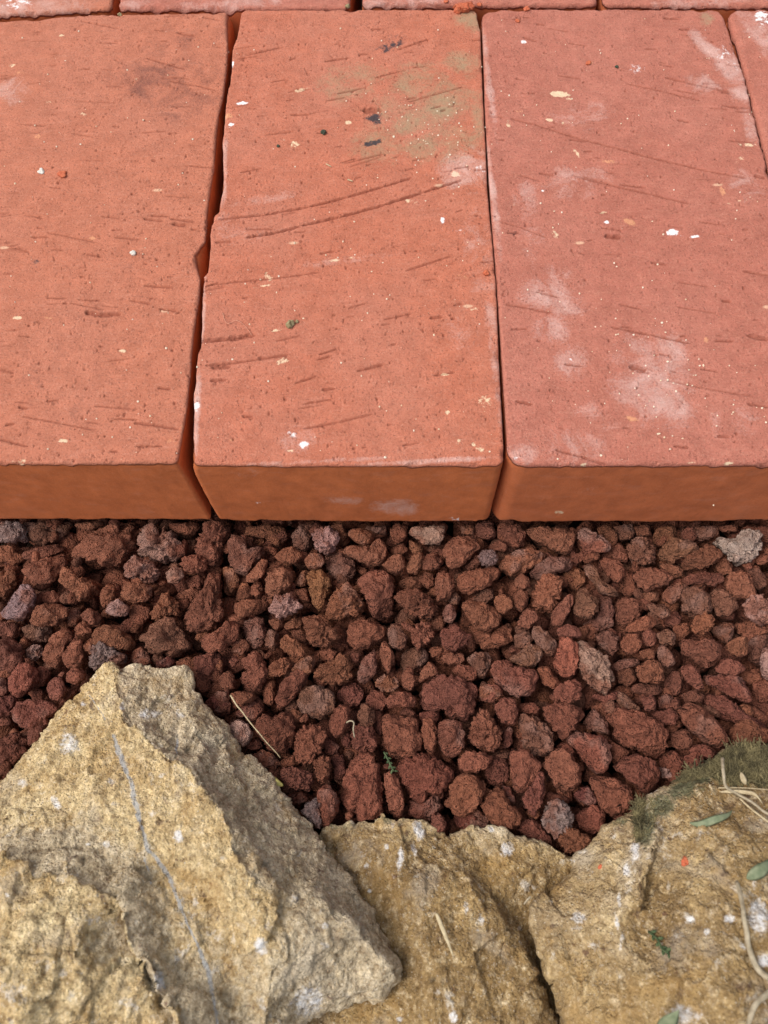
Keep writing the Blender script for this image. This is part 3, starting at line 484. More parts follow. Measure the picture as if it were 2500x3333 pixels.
# ---------------------------------------------------------------- lava stones, outlines traced in tens of zoom pixels
STONES = {
"A": (0, 1650, 5.124, """
g3 0,9 11,9 17,14 18,24 8,23 0,22 -5,16 @bluegrey
d2 17,9 43,9 46,13 38,23 27,25 17,19 15,13
r3 47,10 66,9 65,13 56,15 50,13
r3 44,29 57,16 75,9 88,12 90,18 84,30 80,37 71,40 60,35 47,32 @wedge
pv3 90,15 94,10 101,11 112,17 117,26 113,35 106,37 96,34 87,29 88,20 @pitted
pr3 79,37 85,30 92,33 98,36 102,44 97,49 92,50 88,46 79,44
rv3 124,22 130,10 136,6 146,12 149,18 142,24 141,33 137,39 128,34 123,28 @jointstone
r2 105,10 125,10 127,14 122,19 112,16
d3 144,20 149,17 156,19 158,26 164,25 170,26 166,34 158,44 149,43 145,35 146,27
r3 114,36 117,31 126,30 132,34 132,40 125,43 117,41
o2 0,24 8,24 13,27 15,34 10,38 3,38 -4,36
r2 14,29 20,26 35,24 42,27 38,31 24,33 17,33
r3 14,39 22,34 35,31 43,31 42,38 33,49 27,54 21,51 19,45
r3 38,43 41,37 46,38 50,44 58,46 65,50 62,57 55,61 49,60 46,53 39,49
o2 -5,42 8,40 11,45 9,52 3,60 -4,61
g3 0,67 5,62 12,51 17,48 22,54 23,59 20,67 14,73 6,71 @bicolour
r2 28,55 34,53 40,58 39,62 32,62 26,60
r3 20,70 24,62 32,61 37,62 43,65 43,71 37,76 27,76 20,74
r3 64,54 68,49 73,49 74,54 72,60 67,65 64,61
o3 77,52 82,47 90,48 96,51 97,57 92,61 84,61 77,57
p3 105,42 110,38 116,39 117,44 113,49 107,48
r2 118,46 126,43 130,47 127,53 120,51
rr3 95,66 99,62 104,54 108,53 110,58 114,61 114,69 107,71 100,72 96,71
r2 111,56 122,51 128,54 124,63 116,65
rr3 117,73 118,65 124,58 130,48 134,41 140,41 142,47 141,55 142,62 142,73 135,79 120,80 @cone
r2 142,38 147,38 152,45 152,52 147,57 142,54 143,46
p3 67,65 71,60 76,58 79,62 83,64 80,70 74,70 68,67
r2 82,66 87,62 95,64 96,70 91,74 84,75
r3 52,67 57,64 62,67 64,71 62,76 55,74 52,70
r2 43,66 50,64 52,70 49,77 43,75
r3 48,76 53,72 58,76 58,81 52,82 48,80
d2 15,75 22,74 33,77 32,86 25,86 17,82
r3 27,92 34,80 44,77 49,81 43,90 42,100 35,103 29,98
o3 58,86 61,76 69,74 82,82 87,88 83,93 74,92 65,88
o3 52,88 58,83 62,86 59,94 53,92
r3 40,92 45,86 52,84 54,90 54,99 49,103 43,102 40,97
pv2 17,90 22,87 27,89 27,95 22,98 17,95
b3 89,82 95,76 102,71 110,70 115,76 119,85 122,93 113,96 100,94 91,89 @greenish
r2 83,80 85,74 88,75 87,82
gv3 57,93 60,86 65,85 70,87 75,92 81,95 80,100 70,103 62,104 57,101 @rocktop
r2 86,89 91,89 95,95 97,100 88,101 83,96
m2 -5,72 10,74 13,80 9,84 2,83
m3 -5,84 8,84 13,88 16,96 13,103 6,106 -3,101
r3 127,82 138,78 145,72 150,73 153,78 150,86 140,92 133,93 128,88
d2 154,72 162,70 168,71 169,80 167,88 161,90 156,84
r3 149,61 156,59 162,58 163,64 158,70 151,71 149,66
r2 151,54 155,50 160,51 161,57 155,60 150,60
r2 148,85 156,84 159,90 155,94 147,92
r2 146,95 151,95 152,101 146,101
r3 153,97 160,92 166,92 169,98 170,108 165,117 158,117 155,112 157,104
r2 141,106 147,104 150,110 148,117 141,116 139,110
m2 99,98 107,95 112,98 108,102 100,101
r2 112,98 119,95 126,98 125,103 119,107 114,104
m2 124,95 136,92 144,97 140,108 130,113 123,108
r2 146,119 156,118 162,120 160,125 151,127 147,123
m2 131,122 140,117 146,120 146,132 138,131 131,127
r3 6,107 13,99 19,100 24,105 24,112 17,119 11,121 6,116
r2 24,102 30,101 33,106 27,114 23,113
r3 43,105 47,102 54,105 54,110 48,113 42,110
m3 30,113 35,108 40,109 42,118 38,124 32,122
m2 36,104 42,104 43,109 38,108
m2 -4,109 4,109 6,116 4,120 -4,120
m2 40,120 47,113 52,112 48,119 42,123
m3 8,128 12,122 20,122 28,124 37,127 36,133 28,140 15,140 10,135
m2 -5,122 8,120 11,124 7,133 -5,134
m2 12,83 18,84 17,90 13,88
"""),
"F": (0, 2100, 7.535, """
m3 12,34 18,31 21,36 18,42 12,43
m2 -3,42 6,38 12,41 12,47 5,52 -3,51
m2 -3,52 5,50 4,57 -3,58
m2 20,30 25,28 27,33 22,38 19,35
"""),
"B": (800, 1650, 5.124, """
r2 0,12 15,11 25,14 26,22 20,28 12,20 0,18
r3 0,44 6,38 11,32 14,34 14,39 10,45 5,48 0,48
r3 19,31 24,26 30,25 36,30 36,33 31,37 24,35 20,34
d2 29,18 35,11 41,11 43,17 42,26 36,29 31,26
pv3 42,17 45,13 53,12 59,16 60,20 57,27 54,31 49,30 44,27 @pinkpitted
r2 53,12 62,10 64,17 62,23 58,26 59,17
o3 65,15 70,13 77,15 82,18 81,23 76,25 69,22 65,18
d2 74,12 90,12 89,18 82,17
r3 60,26 68,23 79,25 83,20 88,21 90,30 88,39 78,38 69,33 62,29
r2 92,13 103,12 103,18 95,26 92,18
p3 103,15 106,12 127,12 126,20 122,25 114,24 107,20 @greywedge
r2 91,27 100,23 103,28 99,31 92,30
r2 104,20 111,25 113,28 107,31 104,26
r3 88,37 92,31 99,30 102,34 100,40 95,44 90,41
r3 102,38 106,30 113,29 112,37 108,43 103,42
r3 111,35 116,29 122,30 126,36 122,40 113,40
r3 125,27 131,19 141,18 147,21 150,27 144,31 139,36 132,40 127,37 126,31 @roundtop
m2 138,37 147,30 151,34 147,39 141,40
gr3 147,31 151,27 157,27 161,31 159,36 152,39 149,36
m2 145,12 150,9 157,10 159,19 154,21 145,19
r2 136,12 145,12 145,18 138,18
r2 155,24 161,21 166,23 165,29 158,27
d2 50,31 60,27 67,32 70,38 68,46 58,48 52,40
r3 37,34 41,29 48,30 51,35 47,39 40,40
r3 12,50 14,41 22,38 30,40 30,47 28,54 20,58 13,56
r2 31,47 36,41 39,40 40,49 35,51 31,49
o3 38,42 44,39 50,40 54,47 55,55 50,61 48,67 44,66 41,60 40,51
pr3 13,66 17,60 18,55 24,56 29,53 32,58 37,64 32,68 26,70 20,72 17,67 @star
r2 31,52 39,52 41,60 36,62 32,57
r2 3,51 8,47 11,50 11,56 7,58 3,55
or3 50,66 53,58 59,50 66,47 70,53 74,58 77,64 72,70 63,70 56,74 51,70
r3 71,46 79,40 88,40 94,46 94,58 93,66 85,73 79,70 77,62 74,56 71,50 @tall
rv3 95,54 100,51 110,52 117,57 123,63 124,67 119,72 110,72 100,66 95,60 @rimmed
r2 110,44 115,41 120,43 119,50 116,53 111,48
r3 120,50 121,43 127,40 132,46 133,53 128,60 122,61 120,57
r2 97,48 103,44 110,45 113,51 108,53 98,51
r3 134,43 140,40 152,39 160,38 162,43 156,50 148,54 141,56 135,54
d2 144,56 152,52 158,52 157,59 149,63 144,60
r3 158,58 163,55 169,58 170,63 165,68 160,67 158,62
r3 137,62 141,58 152,61 160,65 163,70 160,77 154,80 146,78 140,70
o2 139,70 147,78 156,80 163,75 170,77 170,85 160,90 150,90 144,84
d3 125,67 128,62 132,62 134,69 131,74 126,73
d2 128,57 133,54 137,57 135,62 130,62
r2 118,71 124,68 127,74 124,79 118,78
m3 123,80 127,76 134,74 138,79 144,81 141,88 133,92 125,90
or3 98,73 102,72 106,76 112,72 117,74 119,79 121,82 115,87 109,92 105,86 104,79 99,77
d3 90,78 93,74 98,74 100,79 103,83 102,89 97,91 91,88
rv3 37,75 36,69 44,68 50,71 55,76 62,77 64,81 59,87 49,90 42,88 38,82
r3 64,80 66,73 73,71 82,73 89,77 90,84 84,87 78,90 70,91 65,87
r3 85,90 89,83 91,88 94,93 95,99 91,106 87,105 86,97
d2 12,82 16,77 21,81 21,88 17,92 12,87
r3 22,84 27,80 33,85 38,92 36,99 29,95 22,90
r2 14,72 24,70 25,76 19,79
r2 24,75 31,70 36,72 35,77 26,78
r2 29,80 35,78 40,84 39,89 33,85
or3 13,102 18,98 22,96 27,96 30,102 25,107 18,108 13,105
o3 28,103 34,97 41,94 45,97 43,104 38,109
r3 18,122 22,112 30,104 37,101 41,106 38,114 32,120 25,128 20,129
r2 11,115 15,110 20,110 18,121 18,127 11,124
rr3 42,106 48,99 55,97 60,92 67,95 68,101 69,108 64,113 55,114 46,110
r2 47,91 55,90 59,93 54,98 48,97
d3 70,107 74,97 83,89 84,98 83,106 77,112 72,112
r2 66,91 74,92 72,99 68,98
d2 98,98 101,91 110,89 116,92 115,99 107,104 98,107
r2 116,90 122,88 126,91 123,96 118,95
o2 124,95 130,92 138,93 139,99 131,101 125,98
d2 140,97 146,92 155,93 156,99 152,109 147,108 144,102
r3 155,103 158,98 166,97 170,100 169,110 163,112 156,107
or3 82,110 88,106 96,108 98,114 93,118 86,117 82,113
r3 99,107 103,100 107,104 108,111 105,117 99,115
o3 109,109 112,103 117,98 121,102 123,106 117,108 111,112
r2 131,104 135,100 146,102 147,108 143,112 135,108
m3 110,119 115,110 124,106 133,107 141,110 147,114 148,121 145,128 143,134 135,137 127,134 124,129 115,130 110,124 @bigmaroon
m2 110,131 118,129 124,131 122,137 112,138
r3 148,114 155,113 162,116 162,121 155,125 149,122
d3 32,123 36,115 43,113 51,115 57,120 57,128 51,135 44,135 36,131 @ball
m2 58,118 64,112 71,112 75,118 73,126 66,128 59,123
m2 75,125 80,116 88,118 90,124 86,130 79,129
r3 88,122 96,117 104,118 109,123 107,128 98,127 90,128
r2 0,118 5,118 5,123 0,125
r2 0,127 8,124 12,129 6,136 0,135
"""),
"C": (1650, 1650, 5.124, """
r2 -6,14 0,11 8,11 12,17 10,26 2,27 -5,21
r3 12,12 20,11 30,13 38,14 43,18 42,26 38,32 31,30 25,26 16,22
rp3 45,14 48,12 55,15 60,18 64,22 67,25 62,30 57,32 48,29 46,22
r2 57,14 63,11 70,16 70,23 65,27 60,20
d2 68,12 80,11 80,20 72,22
r2 80,12 90,11 92,19 82,18
bv3 76,26 80,20 86,18 91,21 95,29 94,37 86,38 79,36 77,31
r2 93,20 96,13 107,12 107,19 101,24 94,26
b3 96,30 100,23 107,19 118,22 122,27 118,31 110,33 104,37 98,34
d2 108,12 133,12 133,19 124,22 110,18
r2 133,12 146,11 146,16 137,16
r2 145,12 166,12 166,18 158,20
wr3 131,23 136,18 145,19 150,14 157,14 162,17 161,26 158,32 153,36 144,38 140,32 136,28 @cream
r3 110,37 115,30 122,27 127,23 135,27 137,30 132,36 124,40 114,41
r2 132,38 138,32 143,36 142,42 136,44
rp3 0,30 7,27 16,26 24,29 26,33 19,38 11,43 3,45 -3,42 -6,36
d3 13,43 20,35 28,31 37,32 43,36 40,42 28,43 20,47
r2 39,32 48,28 53,32 49,35 42,35
r2 64,25 72,23 76,28 76,36 70,34 63,30
r3 59,33 64,32 72,34 75,40 74,46 68,49 62,42
b3 49,37 54,35 59,39 59,46 66,50 72,56 68,58 58,55 54,47 50,44
r2 75,38 80,45 83,54 78,58 71,54 72,47
r3 80,44 84,39 91,38 100,40 106,44 102,50 94,52 89,55 83,50 @pillow
r2 94,36 105,36 112,40 111,45 106,46 101,40
mv3 111,45 118,42 128,41 136,42 138,47 131,52 125,49 116,50 110,48
r3 138,49 141,42 149,40 155,43 157,51 158,58 150,60 142,57
b2 153,41 159,38 164,44 164,50 159,55 156,48
o2 35,43 42,37 50,42 50,47 44,54 38,50
r3 5,46 9,42 14,45 15,51 9,53 5,50
or3 14,57 20,46 24,42 32,43 37,46 35,54 33,61 29,68 20,67 15,62 @rusty
r3 4,58 8,52 14,54 13,62 9,67 5,64
m3 27,72 29,66 36,58 42,54 43,61 38,70 34,76 28,76
b3 43,60 45,53 50,50 54,56 58,58 58,66 52,72 44,70 42,66
d2 58,57 66,57 68,66 67,76 60,79 50,77 47,73 54,72 59,65
m2 69,60 76,57 85,59 88,63 83,71 75,77 69,74
d3 88,62 94,61 102,65 104,69 98,71 92,67
o3 74,79 78,74 88,69 94,71 95,75 87,79 78,80
d3 111,56 115,50 124,51 129,57 130,66 124,70 118,72 111,67 @slate
b3 129,56 134,51 139,53 145,58 147,64 142,68 137,70 133,69 130,62
pv3 150,62 156,56 163,55 168,60 166,74 160,76 152,70
or3 117,75 120,69 126,66 132,70 131,76 124,82 118,80
m2 98,70 107,66 111,70 108,77 101,76
r2 98,58 103,50 110,47 114,50 112,57 104,62
r2 82,54 96,54 96,60 88,61
r3 6,74 12,64 18,66 20,71 14,78 8,77
d3 16,77 21,75 27,80 32,87 31,95 25,95 19,88 16,82
m3 31,78 38,74 46,77 47,83 40,84 33,82
s3 33,84 36,82 41,83 46,87 46,93 45,100 41,109 34,108 29,104 30,96 @slab
pv3 44,86 49,84 57,89 64,94 66,102 68,108 66,114 62,120 57,118 50,112 46,105 45,97 @pinkgrey
d3 0,96 8,92 15,87 22,89 23,95 17,102 8,101
d2 5,82 13,78 17,84 12,90 5,89
d2 56,82 64,78 71,82 71,90 66,95 59,88
r3 72,86 77,80 84,81 86,87 82,93 76,94 73,91
r3 86,80 90,77 95,80 94,87 89,90 86,86
d3 95,81 102,77 107,81 106,88 98,88
r2 106,75 114,73 116,79 110,86 106,84
o3 84,92 90,90 95,91 93,97 86,97
d3 96,90 99,87 105,93 107,99 101,103 96,97
r3 110,87 114,83 120,85 131,83 136,88 135,96 129,102 122,102 116,96 111,94 @heart
m2 130,78 139,73 145,75 141,86 136,86
r2 145,74 158,72 166,78 160,82 148,82
o3 139,88 146,83 153,82 152,94 145,95 140,92
d2 152,84 166,81 166,92 160,102 154,98
p3 161,98 163,90 168,90 168,110 162,110 @edgepink
d2 67,101 72,97 83,96 84,100 75,103 68,104
r3 82,102 88,98 96,97 99,103 100,110 95,113 84,111
m2 79,115 85,112 98,113 98,118 90,120 80,119
m2 101,108 108,103 112,109 110,118 104,120 100,115
r3 110,103 116,99 122,104 125,115 121,117 113,110
m3 132,103 138,96 148,98 151,103 145,107 134,106
r2 149,105 160,103 162,109 155,113 149,110
m3 126,107 140,106 149,108 153,117 154,124 148,124 137,118 127,113
m2 111,119 120,116 125,119 124,124 113,124
r3 -10,103 0,101 8,102 18,103 20,109 18,116 14,120 6,121 0,118 -7,114
r3 19,102 27,101 30,108 35,112 31,117 23,113
r3 29,117 34,112 44,109 48,113 47,122 38,125 30,122
m2 54,117 64,121 70,115 70,122 62,124 55,122
m2 71,104 80,102 82,110 76,114 71,112
d2 70,117 76,119 84,128 88,134 76,130 70,124
m3 86,121 92,119 95,122 94,129 87,130
m2 96,122 102,118 106,122 104,128 97,128
o2 105,122 109,121 110,127 106,130
m2 62,123 69,125 70,129 62,130
r2 156,112 166,108 170,112 169,124 160,124 157,118
"""),
"E": (1500, 2100, 6.028, """
r3 10,25 14,21 22,22 22,27 17,31 11,30
m3 18,33 22,28 30,29 31,36 29,43 22,42 19,37
rv3 4,46 7,39 12,33 16,36 19,42 23,46 21,54 17,58 10,57 5,52 3,50
dv3 31,41 33,36 42,39 47,43 50,48 50,56 45,60 38,60 33,54 32,47 @beanpit
r2 30,32 40,31 43,35 42,38 32,36
r3 44,36 47,31 58,31 67,35 66,40 62,44 57,50 54,52 50,46 46,41
d2 66,42 72,34 79,41 80,47 77,48 68,45
m2 76,31 82,30 84,34 78,37
d2 84,26 92,30 98,36 88,35 84,31
r3 78,38 83,34 93,34 100,37 108,41 112,46 111,54 106,60 101,61 93,57 86,54 82,48 79,42 @boulder
m2 101,37 114,34 118,38 115,43 110,43
r3 118,33 127,31 136,38 143,47 143,53 136,56 128,50 121,44 118,38
m2 132,27 144,27 152,35 165,42 160,46 148,42 140,40 130,32
r3 145,48 150,42 156,40 163,44 168,46 168,52 155,54 146,55
m2 113,48 122,45 125,50 122,56 114,55
m2 124,55 132,53 139,57 133,61 124,59
r3 57,50 61,46 69,48 77,49 81,54 81,60 78,67 72,70 67,65 63,58 58,54
r2 79,50 85,54 91,57 88,62 82,64 81,56
m3 83,65 88,61 96,59 105,62 108,70 104,76 98,81 93,75 87,70 82,68
m2 106,60 115,57 120,61 119,72 111,74 108,66
r2 120,61 128,57 132,61 128,67 121,70
p2 107,66 113,67 115,72 109,72
r3 26,61 28,56 34,56 42,62 44,66 41,70 36,77 32,80 27,77 27,70
r3 44,66 46,60 54,55 60,59 65,66 65,73 61,77 56,80 50,76 48,71
r2 50,56 57,51 62,57 60,60
mv3 33,82 39,74 42,68 46,69 46,78 43,88 39,93 34,88
r3 70,71 76,70 86,73 92,77 94,84 88,90 80,92 75,88 73,82 69,76 @corner
m2 61,80 68,76 72,80 74,85 68,86 62,83
r3 -2,62 3,57 14,58 18,61 14,67 8,69 -1,67
m2 13,68 18,60 25,62 26,72 21,77 14,74
o3 10,86 16,80 19,76 25,80 27,86 33,90 32,97 24,100 16,96
m2 22,76 27,77 30,84 26,86
gv3 43,95 46,86 52,83 58,85 61,92 60,100 53,103 50,105 46,100 @violet
or3 53,102 57,98 64,100 70,103 70,108 63,112 56,112 53,107 @brightred
o2 62,92 72,86 78,90 77,98 70,102 63,98
m2 30,96 40,94 48,103 50,110 40,105 30,101
m2 46,79 56,81 61,85 52,84 46,86
m2 0,93 8,88 14,92 16,98 8,100 0,100
m2 90,89 96,86 97,90 92,91
m2 23,45 28,44 28,53 23,56
"""),
"D": (700, 2100, 5.124, """
o3 10,30 16,29 26,31 25,36 17,39 11,36
m2 0,30 10,28 10,44 2,45 0,44
m2 11,44 20,37 28,36 31,42 25,46
r3 25,49 30,43 37,45 45,42 51,45 52,54 50,63 44,69 38,69 32,64 28,57 @twigstone
p3 8,50 15,47 21,50 24,57 22,62 17,65 12,60 @pinksmooth
m2 54,44 62,46 58,49 54,47
r3 72,49 76,40 81,38 87,40 86,49 82,56 77,59 73,55
rr3 49,66 53,52 62,50 69,53 72,58 68,68 60,76 55,76 50,70 @crevice
b3 90,44 93,37 98,37 102,42 101,50 97,53 92,51
mv3 86,58 88,51 95,49 101,52 103,60 102,67 94,69 87,65
m2 80,60 86,54 87,62 85,66 81,63
r3 106,45 113,43 124,46 130,48 131,58 132,65 126,70 118,73 110,69 105,63 107,55 @block
m2 100,54 104,44 108,46 107,56 103,58
m2 117,42 122,39 128,43 128,48 119,45
r3 132,46 139,47 141,53 141,63 137,71 133,66 131,55
r3 142,50 147,47 157,49 159,57 158,66 150,72 143,67 141,58
rv3 62,74 68,70 74,72 74,79 72,86 66,88 63,82
m2 74,72 82,70 83,80 80,86 76,85 75,78
m2 68,58 76,60 80,66 74,70 69,68
r3 80,98 81,85 85,76 89,70 96,67 103,72 106,80 107,92 106,104 104,110 92,111 84,107 @giant
r3 107,82 112,80 118,86 120,96 120,106 115,110 110,106 108,94
r3 114,77 120,71 132,68 141,71 148,77 153,82 150,88 143,96 135,97 130,101 123,96 118,86 @arrow
m2 122,98 132,99 143,94 144,104 136,111 124,108
mr3 41,83 43,77 50,77 56,79 62,82 63,87 60,94 52,92 44,89
r2 25,69 30,66 38,70 42,76 38,80 30,77 24,73
r2 42,73 50,70 55,77 48,77 42,77
m2 46,95 55,93 60,97 56,101 49,102
r3 65,93 71,88 76,92 79,100 78,107 72,114 67,116 66,106
gv3 54,105 60,98 65,97 69,103 70,110 67,117 63,116 @plum
r3 145,100 150,88 157,82 166,83 172,87 172,95 166,103 158,109 150,106
m3 138,108 143,107 147,112 146,118 140,119 137,114
m2 152,108 160,104 168,104 170,110 160,118 153,114
m2 19,60 28,60 31,65 25,67 20,65
m2 81,105 86,107 92,111 86,112 81,110
m2 107,73 113,77 112,80 107,80
"""),
}
LANDMARK = {
"bluegrey": ("bluish grey stone", "bluish grey lava stone tucked under the left brick at the left edge"),
"wedge": ("big wedge-shaped stone", "big wedge-shaped rust lava stone pressed against the underside of the left brick"),
"pitted": ("pale pitted stone", "pale pinkish lava stone riddled with round holes below the left brick"),
"jointstone": ("porous left-joint stone", "rust lava stone with pores standing in front of the joint left of the middle brick"),
"bicolour": ("grey-capped stone", "dark lava stone with a grey cap near the left edge"),
"cone": ("cone-shaped stone", "tall cone-shaped rust lava stone with a pale narrow top"),
"greenish": ("flat olive-brown stone", "flat olive-brown lava stone like a low dome with a wide straight base"),
"rocktop": ("violet sandstone-tip stone", "violet grey holey lava stone right behind the tip of the left sandstone"),
"pinkpitted": ("pink pitted stone", "pinkish pitted lava stone touching the front of the middle brick"),
"greywedge": ("grey wedge-shaped stone", "grey-pink wedge of lava half under the front of the middle brick"),
"roundtop": ("round right-joint stone", "large round rust lava stone just below and left of the right brick joint"),
"star": ("pink star-shaped stone", "pink knobbly star-shaped lava stone"),
"tall": ("tall lumpy stone", "tall lumpy lava stone that narrows to a point towards the sandstones"),
"rimmed": ("tan-rimmed stone", "tilted lava stone with a tan rim and a row of dark pores"),
"bigmaroon": ("big maroon double stone", "big maroon lava stone made of two fused rounded lumps"),
"ball": ("dark ball-shaped stone", "dark ball-shaped lava stone with a tiny orange crumb on its side"),
"cream": ("cream ridged stone", "cream coloured deeply ridged lava stone in front of the right brick"),
"pillow": ("pillow-shaped stone", "smooth pillow-shaped rust lava stone below the right brick"),
"rusty": ("bright rusty stone", "bright rusty lava stone with pale yellow scratches on its face"),
"slate": ("slate-brown block", "slate-brown flat-faced lava block"),
"slab": ("upright orange slab", "upright orange-red lava slab leaning beside a pinkish grey stone"),
"pinkgrey": ("big pinkish grey stone", "big pinkish grey lava stone standing beside the upright orange slab"),
"heart": ("heart-shaped stone", "broad heart-shaped red lava stone with a notch in its top edge"),
"edgepink": ("pink right-edge stone", "pink lava stone cut off by the right edge of the photo"),
"beanpit": ("dark oval pitted stone", "dark oval lava stone with a row of pits along its left side"),
"boulder": ("broad dimpled boulder", "broad red lava boulder with a dimple, the widest one at the right"),
"corner": ("trapezoid stone", "trapezoid red lava stone touching the edge of the mossy sandstone"),
"violet": ("violet-grey stone", "violet-grey lava stone standing above the notch between the sandstones"),
"brightred": ("bright red notch stone", "bright red holey lava stone wedged in the notch between two sandstones"),
"twigstone": ("twig-bearing stone", "big red lava stone with the thin dry twig lying across it"),
"pinksmooth": ("smooth pink-nosed stone", "smooth pink-nosed lava stone against the right slope of the left sandstone"),
"crevice": ("stone with a crevice", "rounded lava stone split by a dark crevice"),
"block": ("smooth square block", "smooth squarish red lava block above the green sprig"),
"giant": ("giant upright stone", "giant upright maroon lava stone, the tallest, behind the middle sandstone"),
"arrow": ("arrowhead stone", "large arrowhead-shaped red lava stone pointing down"),
"plum": ("plum stone beside the slope", "plum coloured pyramid of lava beside the lower slope of the left sandstone"),
}

# ---------------------------------------------------------------- lava stones
TINT = dict(r=(.275,.098,.057), o=(.295,.108,.058), d=(.222,.094,.060), m=(.235,.083,.053), p=(.45,.255,.200), g=(.30,.200,.175),
            w=(.54,.38,.30), b=(.245,.105,.064), s=(.36,.122,.070))
WORD = dict(r="rust-red", o="orange-brown", d="dark brown", m="maroon", p="pinkish", g="grey", w="cream", b="brown", s="orange")
def sandstone_front(px):                     # photo row where the sandstones begin
    return np.interp(px, [0, 350, 620, 1040, 1490, 1860, 2120, 2400, 2500], [2540, 2160, 2160, 2700, 2700, 2800, 2580, 2420, 2420])
items = []
for reg, (ox, oy, sc, txt) in STONES.items():
    for ln in txt.strip().splitlines():
        q = ln.split(); name = None
        if q[-1].startswith("@"): name = q.pop()[1:]
        code = q[0]; P = np.array([[float(t) for t in s_.split(",")] for s_ in q[1:]]) * sc + (ox, oy)
        a = 0.5 * abs(np.dot(P[:, 0], np.roll(P[:, 1], 1)) - np.dot(P[:, 1], np.roll(P[:, 0], 1)))
        items.append(dict(col=code[0], fl=code[1:-1], lv=int(code[-1]), P=P, name=name, area=a, c=P.mean(0)))
items.sort(key=lambda d: -d["area"]); SMALL = items[298:]; items = items[:298]

def polar(P2, n=72):
    """outline -> centre and smoothed radius by angle"""
    x, y = P2[:, 0], P2[:, 1]; x1, y1 = np.roll(x, -1), np.roll(y, -1); cr = x * y1 - x1 * y; A = cr.sum() / 2
    c = np.array([((x + x1) * cr).sum() / (6 * A), ((y + y1) * cr).sum() / (6 * A)])
    Q = P2 - c; th = np.linspace(0, 2 * math.pi, n, endpoint=False); R = np.zeros(n)
    for i, t in enumerate(th):
        d = np.array([math.cos(t), math.sin(t)])
        for a, b in zip(Q, np.roll(Q, -1, 0)):
            e = b - a; den = d[0] * e[1] - d[1] * e[0]
            if abs(den) < 1e-12: continue
            s_ = (a[0] * e[1] - a[1] * e[0]) / den; u = (a[0] * d[1] - a[1] * d[0]) / den
            if s_ > 0 and -1e-6 <= u <= 1 + 1e-6: R[i] = max(R[i], s_)
    R = np.where(R <= 0, np.median(R), R); R = np.clip(R, 0.3 * np.median(R), None)
    for k in range(1): R = 0.25 * np.roll(R, 1) + 0.5 * R + 0.25 * np.roll(R, -1)
    return c, R

def lump(V, R, T, seed, rough=0.0, ves=0, facets=6, sub_scale=1.0):
    """star-shaped lump: unit directions V, outline radius table R, half depth T"""
    r = np.random.default_rng(seed)
    th = np.mod(np.arctan2(V[:, 1], V[:, 0]), 2 * math.pi); n = len(R)
    Rt = np.interp(th, np.linspace(0, 2 * math.pi, n + 1), np.append(R, R[0]))
    sn = np.sqrt(np.clip(1 - V[:, 2] ** 2, 0, 1)); s_ = sn ** 0.72; z = np.sign(V[:, 2]) * np.abs(V[:, 2]) ** 0.85
    P = np.stack([Rt * s_ * np.cos(th), Rt * s_ * np.sin(th), T * z], -1)
    L = float(np.mean(R)); off = r.uniform(-50, 50, 3)
    # broken faces: planes cut the lump
    for k in range(facets):
        nn = np.append(r.normal(size=2), abs(r.normal()) * 1.1 + 0.25); nn /= np.linalg.norm(nn)
        e = (P @ nn); o = np.quantile(e, 1) * r.uniform(0.66, 0.90)
        ov = np.clip(e - o, 0, None); P = P - (ov * 0.86)[:, None] * nn * (0.4 + 0.6 * np.abs(nn[2]))
    D = P / (np.linalg.norm(P, axis=1)[:, None] + 1e-9)
    Q = P / L + off
    d = 0.105 * fbm(Q * 1.5, 2, seed) + 0.080 * fbm(Q * 3.0, 3, seed + 3) + 0.19 * cells(Q * 1.5, seed + 21) + 0.05 * cells(Q * 3.9, seed + 22)
    rg = 1 - np.abs(vnoise(Q * 3.0, seed + 5)); d = d - 0.050 * rg ** 5
    g = fbm(P * 620 + off, 3, seed + 8); d = d + 0.00026 / L * g
    wl = worley(P * 430 + off, seed + 9); d = d + 0.00045 / L * np.clip(0.75 - wl, 0, 1)
    d = d + 0.00060 / L * (0.5 - worley(P * 260 + off, seed + 14)) - 0.00050 / L * (1 - np.abs(vnoise(P * 330 + off, seed + 15))) ** 4
    if rough: d = d + rough * (0.16 * (0.5 - worley(Q * 3.6, seed + 11)) - 0.12 * (1 - np.abs(vnoise(Q * 4.5, seed + 12))) ** 3)
    hole = np.zeros(len(P))
    if ves:
        idx = r.integers(0, len(P), ves)
        for i in idx:
            q = (L * r.uniform(0.08, 0.16) if r.random() < 0.85 else L * 0.23) if ves > 30 else L * r.uniform(.05, .11)
            dd = np.linalg.norm((P - P[i]), axis=1) / q
            m = dd < 1.25
            d[m] -= (q / L) * 2.0 * np.clip(1 - dd[m] ** 3, -0.12, 1) * r.uniform(0.6, 1.0)
            hole[m] = np.maximum(hole[m], np.clip(1 - dd[m], 0, 1))
    P = P + D * (d * L)[:, None]
    # bring the widest outline back to R
    th = np.mod(np.arctan2(P[:, 1], P[:, 0]), 2 * math.pi); rad = np.hypot(P[:, 0], P[:, 1]); nb = 24; b = (th / (2 * math.pi) * nb).astype(int) % nb
    mx = np.zeros(nb); np.maximum.at(mx, b, rad); mx = np.where(mx <= 0, L, mx)
    Rc = np.interp((np.arange(nb) + .5) / nb * 2 * math.pi, np.linspace(0, 2 * math.pi, n + 1), np.append(R, R[0])); k = np.clip(Rc / mx, .7, 1.5)
    kk = np.interp(th, (np.arange(-1, nb + 1) + .5) / nb * 2 * math.pi, np.concatenate([k[-1:], k, k[:1]])); P[:, :2] *= kk[:, None]
    return P, Q, hole

